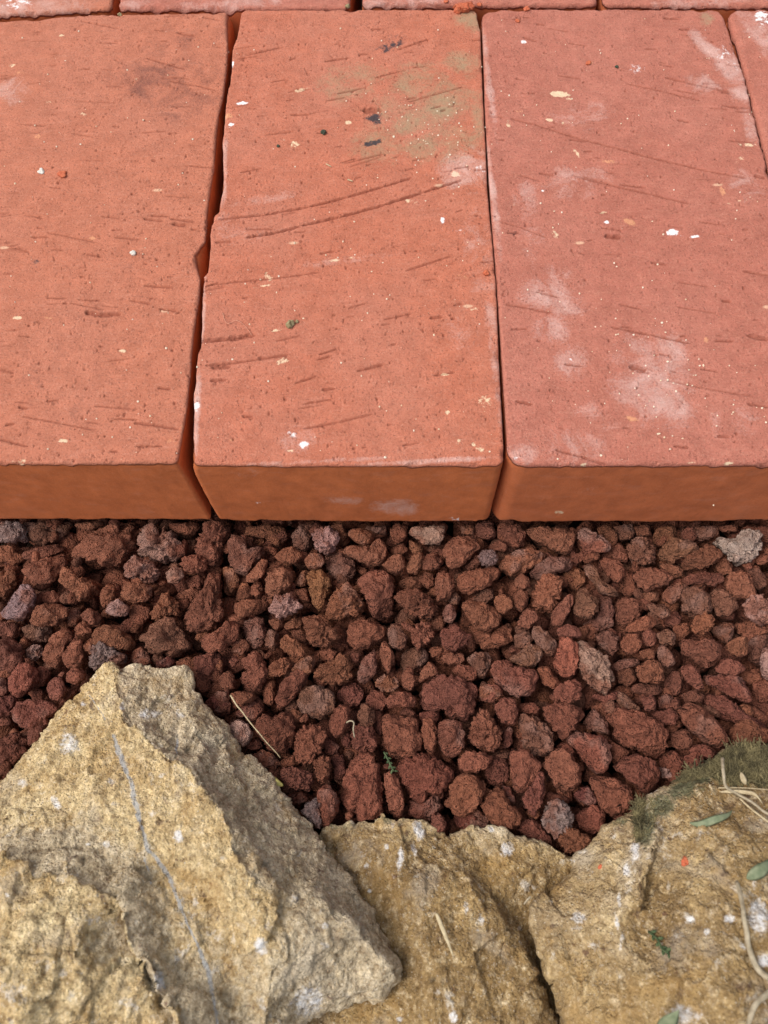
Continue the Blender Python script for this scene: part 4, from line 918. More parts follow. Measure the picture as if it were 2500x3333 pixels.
yup = np.array([0, cp, sp]); xr_ = np.array([1.0, 0, 0])
def zsurf(c):
    """gravel surface height under photograph point c; it dips a little in front of the bricks"""
    return 0.0405 + 0.0012 * math.sin(c[0] / 260.0) * math.cos(c[1] / 190.0) + (0.001 if c[1] > 2050 else 0.0)
stones = []
for i, s_ in enumerate(items):
    c0, R0 = polar(s_["P"]); L0 = float(np.mean(R0))
    zt = zsurf(c0) - (0.0 if s_["lv"] == 3 else 0.0058)
    big = min(1.35, max(0.75, L0 / 48))
    nearbrick = c0[1] < 1860
    if s_["lv"] == 3 and not nearbrick: zt += 0.0016 * (big - 0.8) + 0.0014 * rng.random()
    R0 = R0 * (1.06 if s_["lv"] == 2 else 1.03)
    # half depth from the size; centre below the top so that the stone's top sits at zt
    depth = (CAM[2] - zt) / (-ray(*c0)[2])            # along the ray for unit camera depth
    m_per_px = depth / F_PX
    T = np.clip(L0 * m_per_px * (0.80 if s_["lv"] == 3 else 0.7), 0.0028, 0.0082)
    ctr = at(c0[0], c0[1], zt - T * 0.9)
    m_per_px = ((ctr - CAM) @ np.array([0, sp, -cp])) / F_PX
    R = R0 * m_per_px
    view = CAM - ctr; view /= np.linalg.norm(view)
    ex = np.cross(np.array([0, cp, sp]), view); ex /= np.linalg.norm(ex); ey = np.cross(view, ex)
    Rm = R[::-1]; Rm = np.roll(Rm, 1)                 # image y runs down
    fl = s_["fl"]; L = float(np.mean(R))
    lvl = 5 if ("v" in fl or "r" in fl or L0 > 75) else (4 if L0 > 34 else 3)
    V, F = ICO[lvl]
    P, Q, hole = lump(V, Rm, T, 100 + i, rough=1.3 if "r" in fl else (0.5 if s_["lv"] == 3 else 0.4), ves=(60 if "v" in fl else (22 if L0 > 40 else (10 if s_["lv"] == 3 else 0))), facets=int(rng.integers(5, 10)) if "r" not in fl else 3)
    W = ctr + P[:, :1] * ex + P[:, 1:2] * ey + P[:, 2:] * view
    base = np.array(TINT[s_["col"]])
    if s_["col"] in "rom":                            # rows near the sandstones are redder, near the bricks browner
        t = np.clip((c0[1] - 1750) / 700, 0, 1); base = base * np.array([1 - .06 * t, 1.06 - .16 * t, 1.04 - .10 * t])
    base = base * (1 + 0.10 * rng.normal()) * np.array([1, 1 + .035 * rng.normal(), 1 + .04 * rng.normal()])
    tint = np.repeat(base[None], len(W), 0)
    if s_["col"] in "pgwd" or "p" in fl or rng.random() < 0.16:   # partly rust-dusted or grey faces
        k = np.clip(fbm(Q * 1.1, 3, 900 + i) * 1.6 + (0.1 if s_["col"] in "pgd" else 0.0), 0, 1)[:, None]
        other = np.array(TINT["r"]) if s_["col"] in "pgw" else np.array(TINT["p"]) * 0.85
        kk = k * (0.7 if s_["col"] in "pg" else (0.15 if s_["col"] == "w" else (0.8 if "p" in fl else 0.4)))
        tint = tint * (1 - kk) + other * kk
    o = mesh_obj("lava_stone", W, [F], M_LAVA, origin=ctr, attrs={"tint": tint})
    s_["o"] = o; s_["L"] = L0; s_["c"] = c0
# labels: landmarks first, then each stone by where it lies from the nearest landmark
LM = [s_ for s_ in items if s_["name"]]
sect = {}
DIRS = ["to the right of", "to the upper right of", "straight above", "to the upper left of", "to the left of", "to the lower left of", "straight below", "to the lower right of"]
for s_ in items:
    if s_["name"]: continue
    lm = min(LM, key=lambda q: np.hypot(*(q["c"] - s_["c"])) + 0.0); d = s_["c"] - lm["c"]
    k = int(round(math.atan2(-d[1], d[0]) / (math.pi / 4))) % 8
    sect.setdefault((lm["name"], k), []).append((np.hypot(*d), s_))
for s_ in LM: tag(s_["o"], LANDMARK[s_["name"]][1], "lava stone", "red lava stones in front of the bricks")
ORD = ["nearest", "second", "third", "fourth", "fifth", "sixth", "seventh", "eighth"]
for (nm, k), L_ in sect.items():
    L_.sort(key=lambda q: q[0])
    for j, (_, s_) in enumerate(L_):
        P = s_["P"] - s_["P"].mean(0); ev = np.sqrt(np.linalg.eigvalsh(np.cov(P.T))); asp = ev[1] / max(ev[0], 1)
        size = "small" if s_["L"] < 30 else ("large" if s_["L"] > 55 else ""); shp = "elongated" if asp > 1.75 else ("rounded" if asp < 1.2 else "")
        adj = [a for a in (size, shp) if a]; short = LANDMARK[nm][0]
        while True:
            t = " ".join(adj + [WORD[s_["col"]], "lava stone,"] + ([ORD[j]] if len(L_) > 1 else ["just"]) + [DIRS[k], "the", short])
            if len(t.split()) <= 16 or not adj: break
            adj.pop()
        t = t.replace("lava stone, just ", "lava stone lying ")
        tag(s_["o"], t, "lava stone", "red lava stones in front of the bricks")

# the uncountable small stuff beneath and between
def gravel(name, pts, sizes, sub, seed, label):
    r = np.random.default_rng(seed); V, F = ICO[sub]; tm = []
    for k in range(14):
        n = 24; R = 1 + 0.22 * np.interp(np.arange(n), np.arange(0, n + 1, 3), np.append(r.normal(size=8), 0)); R = np.clip(R, .6, 1.5)
        P, _, _ = lump(V, R * .005, r.uniform(.6, .95) * .005, 500 + k, facets=7, rough=0.6); P = P / .005
        tm.append(P)
    VV = []; FF = []; TT = []; c = 0
    for p, s_ in zip(pts, sizes):
        q = r.normal(size=4); q /= np.linalg.norm(q); w_, x, y, z = q
        M = np.array([[1-2*(y*y+z*z), 2*(x*y-z*w_), 2*(x*z+y*w_)], [2*(x*y+z*w_), 1-2*(x*x+z*z), 2*(y*z-x*w_)], [2*(x*z-y*w_), 2*(y*z+x*w_), 1-2*(x*x+y*y)]])
        P = tm[r.integers(0, 14)] * r.uniform(.8, 1.2, 3) * s_; VV.append(P @ M.T + p); FF.append(F + c); c += len(V)
        b = np.array(TINT["rrrmmdo"[r.integers(0, 7)]]) * (1 + .15 * r.normal()); TT.append(np.repeat(b[None], len(V), 0))
    o = mesh_obj(name, np.concatenate(VV), [np.concatenate(FF)], M_LAVA, attrs={"tint": np.concatenate(TT)})
    tag(o, label, kind="stuff")
pts = []; sz = []
for (x0, x1, y0, y1, zc, sp_, s0, s1) in [(-.30, .30, -.13, .16, .016, .011, .0055, .0075), (-.165, .165, -.01, .135, .0240, .0082, .0038, .0056)]:
    for x in np.arange(x0, x1, sp_):
        for y in np.arange(y0, y1, sp_):
            pts.append((x + rng.uniform(-.4, .4) * sp_, y + rng.uniform(-.4, .4) * sp_, zc + rng.uniform(-.0015, .0015))); sz.append(rng.uniform(s0, s1))
gravel("lava_gravel", pts, sz, 2, 5, "deeper layer of red lava gravel showing dimly between the larger stones")
pts = []; sz = []
for i in range(800):
    x, y = rng.uniform(-.16, .16), rng.uniform(.0, .128); pts.append((x, y, rng.uniform(.0270, .0325))); sz.append(rng.uniform(.0016, .0034))
for (x0, x1) in ((-.30, -.165), (.165, .30)):
    for x in np.arange(x0, x1, .010):
        for y in np.arange(-.13, .12, .010):
            pts.append((x + rng.uniform(-.003, .003), y + rng.uniform(-.003, .003), .0315 + rng.uniform(-.002, .003))); sz.append(rng.uniform(.005, .0075))
for s_ in SMALL:
    c = at(*s_["c"], .036); pts.append(c); sz.append(math.sqrt(s_["area"] / math.pi) * 1.1e-4)
gravel("lava_grit", pts, sz, 2, 6, "small red lava bits filling the gaps between the stones")

# ---------------------------------------------------------------- sandstone rocks
def in_poly(x, y, P):
    c = np.zeros(x.shape, bool); x2, y2 = P[-1]
    for x1, y1 in P:
        k = ((y1 > y) != (y2 > y)); c ^= k & (x < (x2 - x1) * (y - y1) / (y2 - y1 + 1e-15) + x1); x2, y2 = x1, y1
    return c
def interp_tri(P2, tris, pts, vals):
    """piecewise linear interpolation of vals over tris at pts"""
    out = np.full((len(pts), vals.shape[1]), np.nan); best = np.full(len(pts), -1e9)
    for t in tris:
        a, b, c = P2[t[0]], P2[t[1]], P2[t[2]]; den = (b[1]-c[1])*(a[0]-c[0]) + (c[0]-b[0])*(a[1]-c[1])
        if abs(den) < 1e-14: continue
        l0 = ((b[1]-c[1])*(pts[:,0]-c[0]) + (c[0]-b[0])*(pts[:,1]-c[1])) / den
        l1 = ((c[1]-a[1])*(pts[:,0]-c[0]) + (a[0]-c[0])*(pts[:,1]-c[1])) / den
        l2 = 1 - l0 - l1; m_ = np.minimum(np.minimum(l0, l1), l2); k = m_ > best
        v = l0[:, None] * vals[t[0]] + l1[:, None] * vals[t[1]] + l2[:, None] * vals[t[2]]
        ok = k & (m_ > -0.5); out[ok] = v[ok]; best[ok] = m_[ok]
    return out
def rock(label, outline, ridges, marks, lines, seed, spacing=0.0042, soften=1, rough=1.0, drop=0.0):
    """outline (px,py,z,grey,brown); ridges: polylines of the same; marks (kind,px,py,rx,ry,ang,strength); lines (kind,width_px,pts)"""
    r = np.random.default_rng(seed)
    O = np.array([at(p[0], p[1], p[2]) for p in outline]); Ov = np.array([[p[2], p[3], p[4]] for p in outline], float)
    pts = [tuple(p[:2]) for p in O]; vals = [v for v in Ov]; edges = [(i, (i + 1) % len(O)) for i in range(len(O))]
    for ln in ridges:
        b = len(pts)
        for j, p in enumerate(ln):
            q = at(p[0], p[1], p[2]); pts.append(tuple(q[:2])); vals.append(np.array([p[2], p[3], p[4]], float))
            if j: edges.append((b + j - 1, b + j))
    res = geometry.delaunay_2d_cdt([Vector(p) for p in pts], edges, [list(range(len(O)))], 1, 1e-6)
    cv = np.array([v[:] for v in res[0]]); ct = [tuple(f) for f in res[2] if len(f) == 3]
    cvals = np.array([np.mean([vals[k] for k in o_], 0) if o_ else [np.nan] * 3 for o_ in res[3]])
    bad = np.isnan(cvals[:, 0])
    for i in np.where(bad)[0]:
        d = np.linalg.norm(np.array(pts) - cv[i], axis=1); k = np.argsort(d)[:2]; w_ = 1 / (d[k] + 1e-9); cvals[i] = (np.array(vals)[k] * w_[:, None]).sum(0) / w_.sum()
    # second, even triangulation
    bp = []
    for a, b in zip(O[:, :2], np.roll(O[:, :2], -1, 0)):
        n = max(1, int(np.linalg.norm(b - a) / (spacing * .7)))
        for k in range(n): bp.append(a + (b - a) * k / n)
    nb = len(bp); bp = np.array(bp)
    rp = []
    re_ = []
    for ln in ridges:
        Q = np.array([at(p[0], p[1], p[2])[:2] for p in ln]); st = nb + len(rp)
        for a, b in zip(Q[:-1], Q[1:]):
            n = max(1, int(np.linalg.norm(b - a) / (spacing * .8)))
            for k in range(n): rp.append(a + (b - a) * k / n)
        rp.append(Q[-1]); re_ += [(st + k, st + k + 1) for k in range(nb + len(rp) - st - 1)]
    rp = np.array(rp)
    lo, hi = O[:, :2].min(0), O[:, :2].max(0)
    gxx, gyy = np.meshgrid(np.arange(lo[0], hi[0], spacing), np.arange(lo[1], hi[1], spacing)); gxx[::2] += spacing / 2
    G = np.stack([gxx.ravel(), gyy.ravel()], -1); G += r.uniform(-.25, .25, G.shape) * spacing
    G = G[in_poly(G[:, 0], G[:, 1], bp)]
    G = G[(np.linalg.norm(G[:, None] - bp[None], axis=2).min(1) > spacing * .45) & (np.linalg.norm(G[:, None] - rp[None], axis=2).min(1) > spacing * .45)]
    allp = np.concatenate([bp, rp, G])
    res = geometry.delaunay_2d_cdt([Vector(p) for p in allp], [(i, (i + 1) % nb) for i in range(nb)] + re_, [list(range(nb))], 1, 1e-7)
    P2 = np.array([v[:] for v in res[0]]); T = np.array([f for f in res[2] if len(f) == 3])
    vv = interp_tri(cv, ct, P2, cvals)
    V = np.concatenate([P2, vv], 1)                         # x y z grey brown
    for it in range(3):                                     # 1 -> 4
        E = np.sort(np.concatenate([T[:, [0, 1]], T[:, [1, 2]], T[:, [2, 0]]]), 1); U_, inv = np.unique(E, axis=0, return_inverse=True); inv = inv.ravel()
        M = (V[U_[:, 0]] + V[U_[:, 1]]) / 2; n = len(V); m = len(T); e0, e1, e2 = inv[:m] + n, inv[m:2*m] + n, inv[2*m:] + n
        V = np.concatenate([V, M]); T = np.concatenate([np.stack([T[:, 0], e0, e2], 1), np.stack([T[:, 1], e1, e0], 1), np.stack([T[:, 2], e2, e1], 1), np.stack([e0, e1, e2], 1)])
        E = np.sort(np.concatenate([T[:, [0, 1]], T[:, [1, 2]], T[:, [2, 0]]]), 1); U_, cn = np.unique(E, axis=0, return_counts=True)
        bnd = np.zeros(len(V), bool); bnd[U_[cn == 1].ravel()] = True
        for k in range(soften):
            S = np.zeros((len(V), 3)); C = np.zeros(len(V)); np.add.at(S, U_[:, 0], V[U_[:, 1], 2:]); np.add.at(S, U_[:, 1], V[U_[:, 0], 2:]); np.add.at(C, U_.ravel(), 1)
            V[:, 2:] = np.where(bnd[:, None], V[:, 2:], 0.5 * V[:, 2:] + 0.5 * S / C[:, None])
    X = V[:, :3].copy(); X[:, 2] -= drop
    # normals of the smooth form, then chipped relief along them
    fn = np.cross(X[T[:, 1]] - X[T[:, 0]], X[T[:, 2]] - X[T[:, 0]]); Nn = np.zeros_like(X)
    for k in range(3): np.add.at(Nn, T[:, k], fn)
    if Nn[:, 2].mean() < 0: T = T[:, ::-1]; Nn = -Nn
    Nn /= np.linalg.norm(Nn, axis=1)[:, None] + 1e-12
    Q = X.copy()
    d = 0.0007 * fbm(Q * 60, 2, seed) + 0.00042 * fbm(Q * 210, 3, seed + 3)
    d += 0.0014 * cells(Q * np.array([70, 55, 90.]), seed + 40) + 0.0008 * cells(Q * 190, seed + 41) + 0.0003 * cells(Q * 430, seed + 42)
    rg = np.abs(vnoise(Q * np.array([110, 60, 110]) + 3 * vnoise(Q * 50, seed + 4)[:, None], seed + 5)); d -= 0.0007 * (1 - rg) ** 6
    ter = Q @ np.array([55.0, -32.0, 120.0]) + 1.3 * fbm(Q * 60, 2, seed + 6); fr = ter - np.floor(ter); d += 0.0007 * (fr - 0.5) * np.clip(fbm(Q * 30, 2, seed + 7) + .3, 0, 1)
    d += 0.00034 * fbm(Q * 620, 3, seed + 9) - 0.00040 * np.clip(1 - 1.3 * worley(Q * 420, seed + 10), 0, 1) * (fbm(Q * 90, 2, seed + 13) > -.2)
    X += Nn * (d * rough)[:, None]
    be = U_[cn == 1]
    # order the rim
    nxt = {}
    for a, b in be: nxt.setdefault(a, []).append(b); nxt.setdefault(b, []).append(a)
    st = be[0][0]; loop = [st]; prev = -1; cur = st
    while True:
        c_ = [q for q in nxt[cur] if q != prev]
        if not c_: break
        prev, cur = cur, c_[0]
        if cur == st: break
        loop.append(cur)
    loop = np.array(loop); ctr = X[:, :2].mean(0)
    t2 = np.roll(X[loop, :2], -3, 0) - np.roll(X[loop, :2], 3, 0); on = np.stack([t2[:, 1], -t2[:, 0]], 1); on /= np.linalg.norm(on, axis=1)[:, None] + 1e-12
    if (on * (X[loop, :2] - ctr)).sum() < 0: on = -on
    dirn = 1
    jig = 0.0006 * fbm(X[loop] * 300, 3, seed + 11)
    X[loop, :2] += on * jig[:, None]
    rings = [loop]; VV = [X]; n = len(X); gb = [V[:, 3:5]]
    for (o_, dz) in ((0.0002, 0.0012), (-0.0003, 0.0045), (-0.002, 0.011), (-0.004, 0.02), (-0.006, 0.5)):
        R_ = X[loop].copy(); R_[:, :2] += on * o_; R_[:, 2] = np.maximum(R_[:, 2] - dz, 0.0005)
        if dz < .4: R_ += 0.0006 * np.stack([fbm(R_ * 200, 2, seed + 20 + k) for k in range(3)], 1)
        VV.append(R_); rings.append(np.arange(n, n + len(loop))); n += len(loop); gb.append(V[loop, 3:5])
    R = np.array(rings); R2 = np.concatenate([R, R[:, :1]], 1); sk = np.stack([R2[:-1, :-1], R2[1:, :-1], R2[1:, 1:], R2[:-1, 1:]], -1).reshape(-1, 4)
    W = np.concatenate(VV); gb = np.concatenate(gb)
    # skirt orientation outwards
    f0 = sk[0]; nrm = np.cross(W[f0[1]] - W[f0[0]], W[f0[2]] - W[f0[0]])
    if nrm[:2] @ on[0] < 0: sk = sk[:, ::-1]
    A = {"grey": gb[:, 0], "brown": gb[:, 1]}
    # image position of every vertex at the time of marking is only used to read the traced marks back on to the rock
    px, py = proj(W)
    for k in ("white", "green", "dark", "vein"): A[k] = np.zeros(len(W))
    for (k, mx, my, rx, ry, ang, s_) in marks:
        ca, sa = math.cos(math.radians(ang)), math.sin(math.radians(ang)); dx, dy = px - mx, -(py - my)
        e = np.sqrt(((dx * ca + dy * sa) / rx) ** 2 + ((-dx * sa + dy * ca) / ry) ** 2); A[k] = np.maximum(A[k], s_ * np.clip(1.55 - e, 0, 1) ** .8)
    for (k, wpx, lp) in lines:
        for a, b in zip(lp[:-1], lp[1:]):
            wob = 5 * vnoise(W * 260, seed + 30); dd, _ = seg_d(px + wob, py, a[0], a[1], b[0], b[1]); A[k] = np.maximum(A[k], np.clip(1.3 - dd / (wpx * (1 + .6 * vnoise(W * 150, seed + 31))), 0, 1))
    o = mesh_obj("sandstone_rock", W, [T, sk], M_SAND, origin=(float(ctr[0]), float(ctr[1]), 0.0), attrs=A)
    tag(o, label, "rock", "yellow sandstone rocks edging the gravel")
    return W[:len(X)], px[:len(X)], py[:len(X)], Nn

def z5(x, y): return (x * .7535, 2100 + y * .7535)
def P5(x, y, z, g=0, b=0): a = z5(x, y); return (a[0], a[1], z, g, b)
def P6(x, y, z, g=0, b=0): return (1250 + x * .7535, 2350 + y * .7535, z, g, b)
# left rock
outL = [P5(0,585,.046,.1), P5(30,560,.046,.1), P5(60,510,.046,.1), P5(130,450,.046,.1), P5(200,380,.046,.1), P5(215,330,.046), P5(270,270,.046), P5(300,215,.046), P5(385,130,.047), P5(440,78,.048), P5(480,82,.049,.4), P5(520,97,.047,.9), P5(560,88,.047,1), P5(605,78,.047,.8),
        P5(650,92,.046,.9), P5(690,104,.046,.8), P5(760,84,.046,.7), P5(800,96,.046,.7), P5(822,120,.045,.8), P5(830,170,.045,1), P5(880,250,.044,1), P5(960,325,.044,1), P5(1010,405,.044,.9), P5(1060,470,.044,1), P5(1150,540,.044,1), P5(1230,640,.044,.9), P5(1330,750,.045,1),
        P5(1400,850,.046,1), P5(1480,980,.047,1), P5(1560,1080,.049,1), P5(1600,1150,.050,1), P5(1660,1260,.052,1), P5(1720,1340,.055,.8), P5(1752,1430,.056,.7), P5(1735,1480,.056,.8), P5(1620,1535,.054,.9), P5(1520,1560,.054,.9), P5(1400,1600,.053,.9), P5(1310,1640,.052,.9),
        P5(1150,1800,.052,.8), P5(900,2000,.055,.6), P5(300,2100,.07,.3), P5(-400,2000,.075,.1), P5(-700,1400,.06,.1), P5(-500,800,.05,.1)]
ridL = [[P5(485,95,.0505,.2), P5(505,200,.0545,.2), P5(530,330,.0585,.2), P5(620,385,.0605,.1), P5(690,460,.0635,.1), P5(720,490,.0650,.1), P5(810,535,.0670,.2), P5(850,620,.0690,.1), P5(905,680,.0710,.1), P5(960,725,.0720,.1), P5(990,830,.0730,.1), P5(1020,930,.0745,.0), P5(1080,1020,.0750,.0), P5(1140,1130,.0740,.1), P5(1130,1210,.0745,.1), P5(1160,1300,.0740,.5), P5(1180,1450,.0735,.6), P5(1150,1636,.073,.6)],
        [P5(820,300,.0475,1), P5(900,480,.0510,1), P5(1000,640,.0545,1), P5(1150,850,.0570,1), P5(1300,1050,.0600,1), P5(1400,1120,.0640,.9), P5(1480,1160,.0640,.8), P5(1560,1240,.0625,.8), P5(1680,1400,.0600,.7)],
        [P5(1230,860,.0540,1), P5(1330,960,.0560,1), P5(1430,1090,.0565,1), P5(1540,1190,.0565,1)],
        [P5(0,860,.0680,.75), P5(180,835,.0680,.8), P5(310,840,.0680,.85), P5(430,900,.0690,.8), P5(500,1010,.0700,.8), P5(560,1120,.0700,.9), P5(600,1270,.0700,1), P5(680,1400,.0710,1), P5(780,1560,.0720,1), P5(800,1700,.072,1)],
        [P5(0,905,.0760,.1), P5(60,915,.0775,0), P5(110,935,.0760,.1), P5(150,985,.0770,.1), P5(240,1000,.0780,.2), P5(290,965,.0770,.1), P5(335,1035,.0790,0), P5(430,1065,.0790,0), P5(485,1095,.0800,0), P5(525,1170,.0810,0), P5(548,1290,.0820,0), P5(620,1430,.0830,0), P5(645,1490,.0835,0), P5(755,1600,.0850,0), P5(775,1700,.086,0)],
        [P5(0,700,.0585,.3), P5(200,690,.0610,.0), P5(400,640,.0635,0), P5(560,660,.0660,0), P5(640,780,.0690,.0), P5(735,800,.0715,.1), P5(745,900,.0700,.2), P5(775,990,.0690,.3), P5(850,1060,.0700,.4), P5(890,1180,.0700,.5), P5(960,1300,.0700,.5), P5(1000,1450,.0690,.6), P5(1010,1600,.0690,.6)],
        [P5(600,900,.0695,.6), P5(660,1040,.0700,.7), P5(720,1200,.0705,.6), P5(760,1340,.0710,.5), P5(775,1440,.0705,.8)],
        [P5(200,1200,.0840,.3), P5(350,1250,.0855,.4), P5(300,1450,.0880,.2)], [P5(0,1400,.090,.4), P5(100,1600,.092,.1)],
        [P5(900,900,.0735,.0), P5(1000,1120,.0745,.1)], [P5(640,200,.0500,1), P5(690,330,.0535,1), P5(780,470,.0570,1)], [P5(280,330,.0540,0), P5(150,560,.0570,0)], [P5(420,300,.0555,0), P5(480,480,.0600,0)]]
off = lambda ln, dx, dy, dz, g: [(p[0] + dx, p[1] + dy, p[2] + dz, g, p[4]) for p in ln]
ridL += [off(ridL[0][1:-5], 16, -5, -.0013, 1.0), off(ridL[4], 12, -4, -.0015, .95)]
for i_, q_ in enumerate(ridL[0][:-4]): ridL[0][i_] = (q_[0], q_[1], q_[2], 0.0, 0)
ridL[1] = off(ridL[1], 0, 0, .0045, 1); ridL[2] = off(ridL[2], 0, 0, .003, 1)
mL = [("white",*z5(300,430),34,34,0,.8),("white",*z5(300,400),26,18,0,.7),("white",*z5(645,298),40,18,5,.75),("white",*z5(775,300),20,14,-30,.75),("white",*z5(830,335),24,8,-20,.5),("white",*z5(528,265),10,16,0,.7),("white",*z5(360,255),9,9,0,.8),("white",*z5(240,680),14,24,30,.9),("white",*z5(95,595),18,16,0,.7),("white",*z5(170,610),10,16,0,.6),("white",*z5(770,825),16,22,0,.95),
      ("white",*z5(460,860),14,14,0,.8),("white",*z5(375,860),12,6,0,.7),("white",*z5(1125,1300),24,32,0,.85),("white",*z5(1330,1540),60,50,35,.8),("white",*z5(690,1450),16,36,10,.95),("white",*z5(770,1345),22,28,0,.7),("white",*z5(480,585),14,12,0,.75),("white",*z5(60,1500),60,50,0,.62),("white",*z5(1270,1100),18,18,0,.7),("white",*z5(1400,1300),22,14,0,.6),
      ("white",*z5(660,730),12,12,0,.8),("white",*z5(700,560),16,10,30,.7),("white",*z5(750,530),20,14,0,.55),("white",*z5(270,1415),14,16,0,.75),("white",*z5(790,1100),10,14,20,.75),("white",*z5(930,1250),50,26,-20,.55),("white",*z5(1130,1550),16,30,20,.65),("white",*z5(1290,900),16,14,0,.6),("white",*z5(840,1110),12,18,0,.7),("white",*z5(30,1080),10,10,0,.7),("white",*z5(265,1110),10,30,0,.5),("white",*z5(380,1190),50,40,0,.5),("white",*z5(560,1560),50,30,0,.5),("white",*z5(490,690),12,12,0,.6),("white",*z5(1400,1210),18,12,0,.6),
      ("dark",*z5(400,260),16,22,20,.75),("dark",*z5(285,350),20,8,0,.7),("dark",*z5(690,765),18,12,0,.85),("dark",*z5(610,765),14,10,0,.9),("dark",*z5(930,1160),30,34,0,.62),("dark",*z5(990,1400),12,50,-10,.62),("dark",*z5(880,1080),12,16,0,.7),("dark",*z5(790,930),16,12,0,.65),("dark",*z5(280,620),30,20,0,.5),("dark",*z5(110,550),30,16,0,.5),("dark",*z5(500,1160),14,14,0,.6),("dark",*z5(310,1150),26,10,0,.55),("dark",*z5(440,1090),10,14,0,.7),("dark",*z5(990,1520),14,20,0,.6)]
vL = [z5(*p) for p in ((495,395),(512,460),(548,545),(572,600),(580,660),(596,730),(612,790),(630,870),(668,915),(712,965),(735,1020),(765,1085),(785,1150),(812,1215),(850,1275),(870,1340),(890,1390),(915,1480),(925,1540),(935,1640))]
vL2 = [z5(*p) for p in ((385,215),(420,260),(455,320))]; vL3 = [z5(*p) for p in ((760,405),(762,440),(768,480))]; vL4 = [z5(*p) for p in ((620,900),(640,960),(650,1030))]
WL = rock("large pointed yellow sandstone rock at the lower left with a thin grey vein", outL, ridL, mL, [("vein",9,vL),("vein",2.5,vL2),("vein",4,vL3),("vein",2.5,vL4)], 301)
# middle rock
outM = [(1020,2740,.036,.3,.8),(1050,2705,.038,.8,.6),(1089,2680,.039,.8,.5),(1141,2676,.040,.8,.5),(1182,2670,.041,.7,.5),(1233,2664,.042,.4,.3),(1248,2656,.043,.9,0),(1269,2666,.043,.9,0),(1294,2672,.043,.5,.2),(1320,2661,.043,.5,.1),(1351,2663,.043,.5,.2),(1381,2671,.043,.6,.3),(1402,2689,.042,.6,.4),(1433,2710,.041,.5,.6),(1458,2718,.041,.6,.5),
        (1489,2710,.042,.6,.3),(1530,2694,.043,.5,.2),(1560,2688,.043,.7,.1),(1604,2692,.043,.7,.1),(1649,2707,.043,.7,.3),(1680,2722,.042,.7,.4),(1717,2719,.042,.7,.4),(1762,2734,.042,.6,.5),(1808,2761,.042,.6,.5),(1845,2780,.042,.4,.5),(1880,2810,.040,.3,.6),(1950,2900,.034,.2,.8),(2000,3100,.032,.2,.9),(2050,3600,.036,.2,.9),(1500,3900,.040,.2,.9),(900,3800,.040,.2,.9),(850,3200,.034,.2,.9),(900,2900,.030,.2,.9)]
ridM = [[(1468,2735,.0445,.3,.5),(1495,2770,.0480,.3,.6),(1512,2820,.0510,.3,.6),(1534,2872,.0530,.2,.6),(1560,2920,.0545,.2,.6),(1585,2960,.0550,.1,.7),(1625,2985,.0545,.1,.7),(1650,3040,.0550,.1,.8),(1700,3110,.0540,.1,.8),(1740,3200,.0540,.1,.9),(1760,3333,.055,.1,.9)],
        [(1545,2790,.0445,.3,.8),(1580,2860,.0450,.2,.9),(1625,2930,.0455,.2,1),(1690,3010,.0440,.1,1),(1750,3120,.0420,.1,1),(1790,3260,.042,.1,1)],
        [(1300,2740,.0490,.2,.4),(1330,2850,.0530,.2,.6),(1380,3000,.0560,.2,.7),(1400,3200,.0570,.1,.8),(1420,3333,.058,.1,.8)],
        [(1150,2780,.0440,.3,.8),(1250,2900,.0490,.2,.9),(1300,3080,.0500,.2,.9)], [(1640,2780,.0470,.3,.7),(1720,2830,.0460,.2,.8),(1780,2870,.0440,.2,.8)],[(1200,3260,.046,.1,1),(1100,3333,.044,.1,1)]]
m6 = lambda x, y: (1250 + x * .7535, 2350 + y * .7535)
ridM = [[(p[0], p[1], p[2], p[3], min(1, p[4] + .3)) for p in l] for l in ridM]
mM = [("white",*m6(150,470),18,30,15,.95),("white",*m6(130,550),10,30,20,.7),("white",*m6(70,590),12,40,-10,.85),("white",*m6(38,455),8,20,0,.6),("white",*m6(530,550),24,24,30,.85),("white",*m6(460,462),14,10,-30,.8),("white",*m6(355,800),10,22,0,.75),("white",*m6(415,860),14,40,-10,.65),("white",*m6(300,1270),16,22,10,.9),("white",*m6(65,1285),12,10,0,.9),("white",*m6(10,540),10,10,0,.7),
      ("white",*m6(585,890),7,9,0,.8),("white",*m6(800,1225),6,16,0,.8),("white",1196,2820,12,10,0,.7),("white",1204,2900,8,8,0,.8),("white",1180,2780,20,14,0,.5),("dark",1128,2718,22,9,0,.8),("dark",*m6(100,480),8,14,0,.8),("dark",*m6(380,690),9,14,0,.7),("dark",*m6(390,960),18,14,0,.6),("dark",*m6(640,580),30,14,20,.55),("dark",*m6(600,1150),12,16,0,.7),("dark",*m6(690,600),40,10,0,.4),("dark",1250,2945,20,10,0,.5),
      ("green",1262,2668,18,14,0,.6),("green",1120,2690,60,14,0,.35),("dark",1395,2690,20,9,0,.5),("dark",1740,2750,60,14,-20,.45),("dark",1240,2720,20,10,0,.4)]
rock("low brown sandstone rock in the middle, tucked between and beneath the two others", outM, ridM, mM, [], 302)
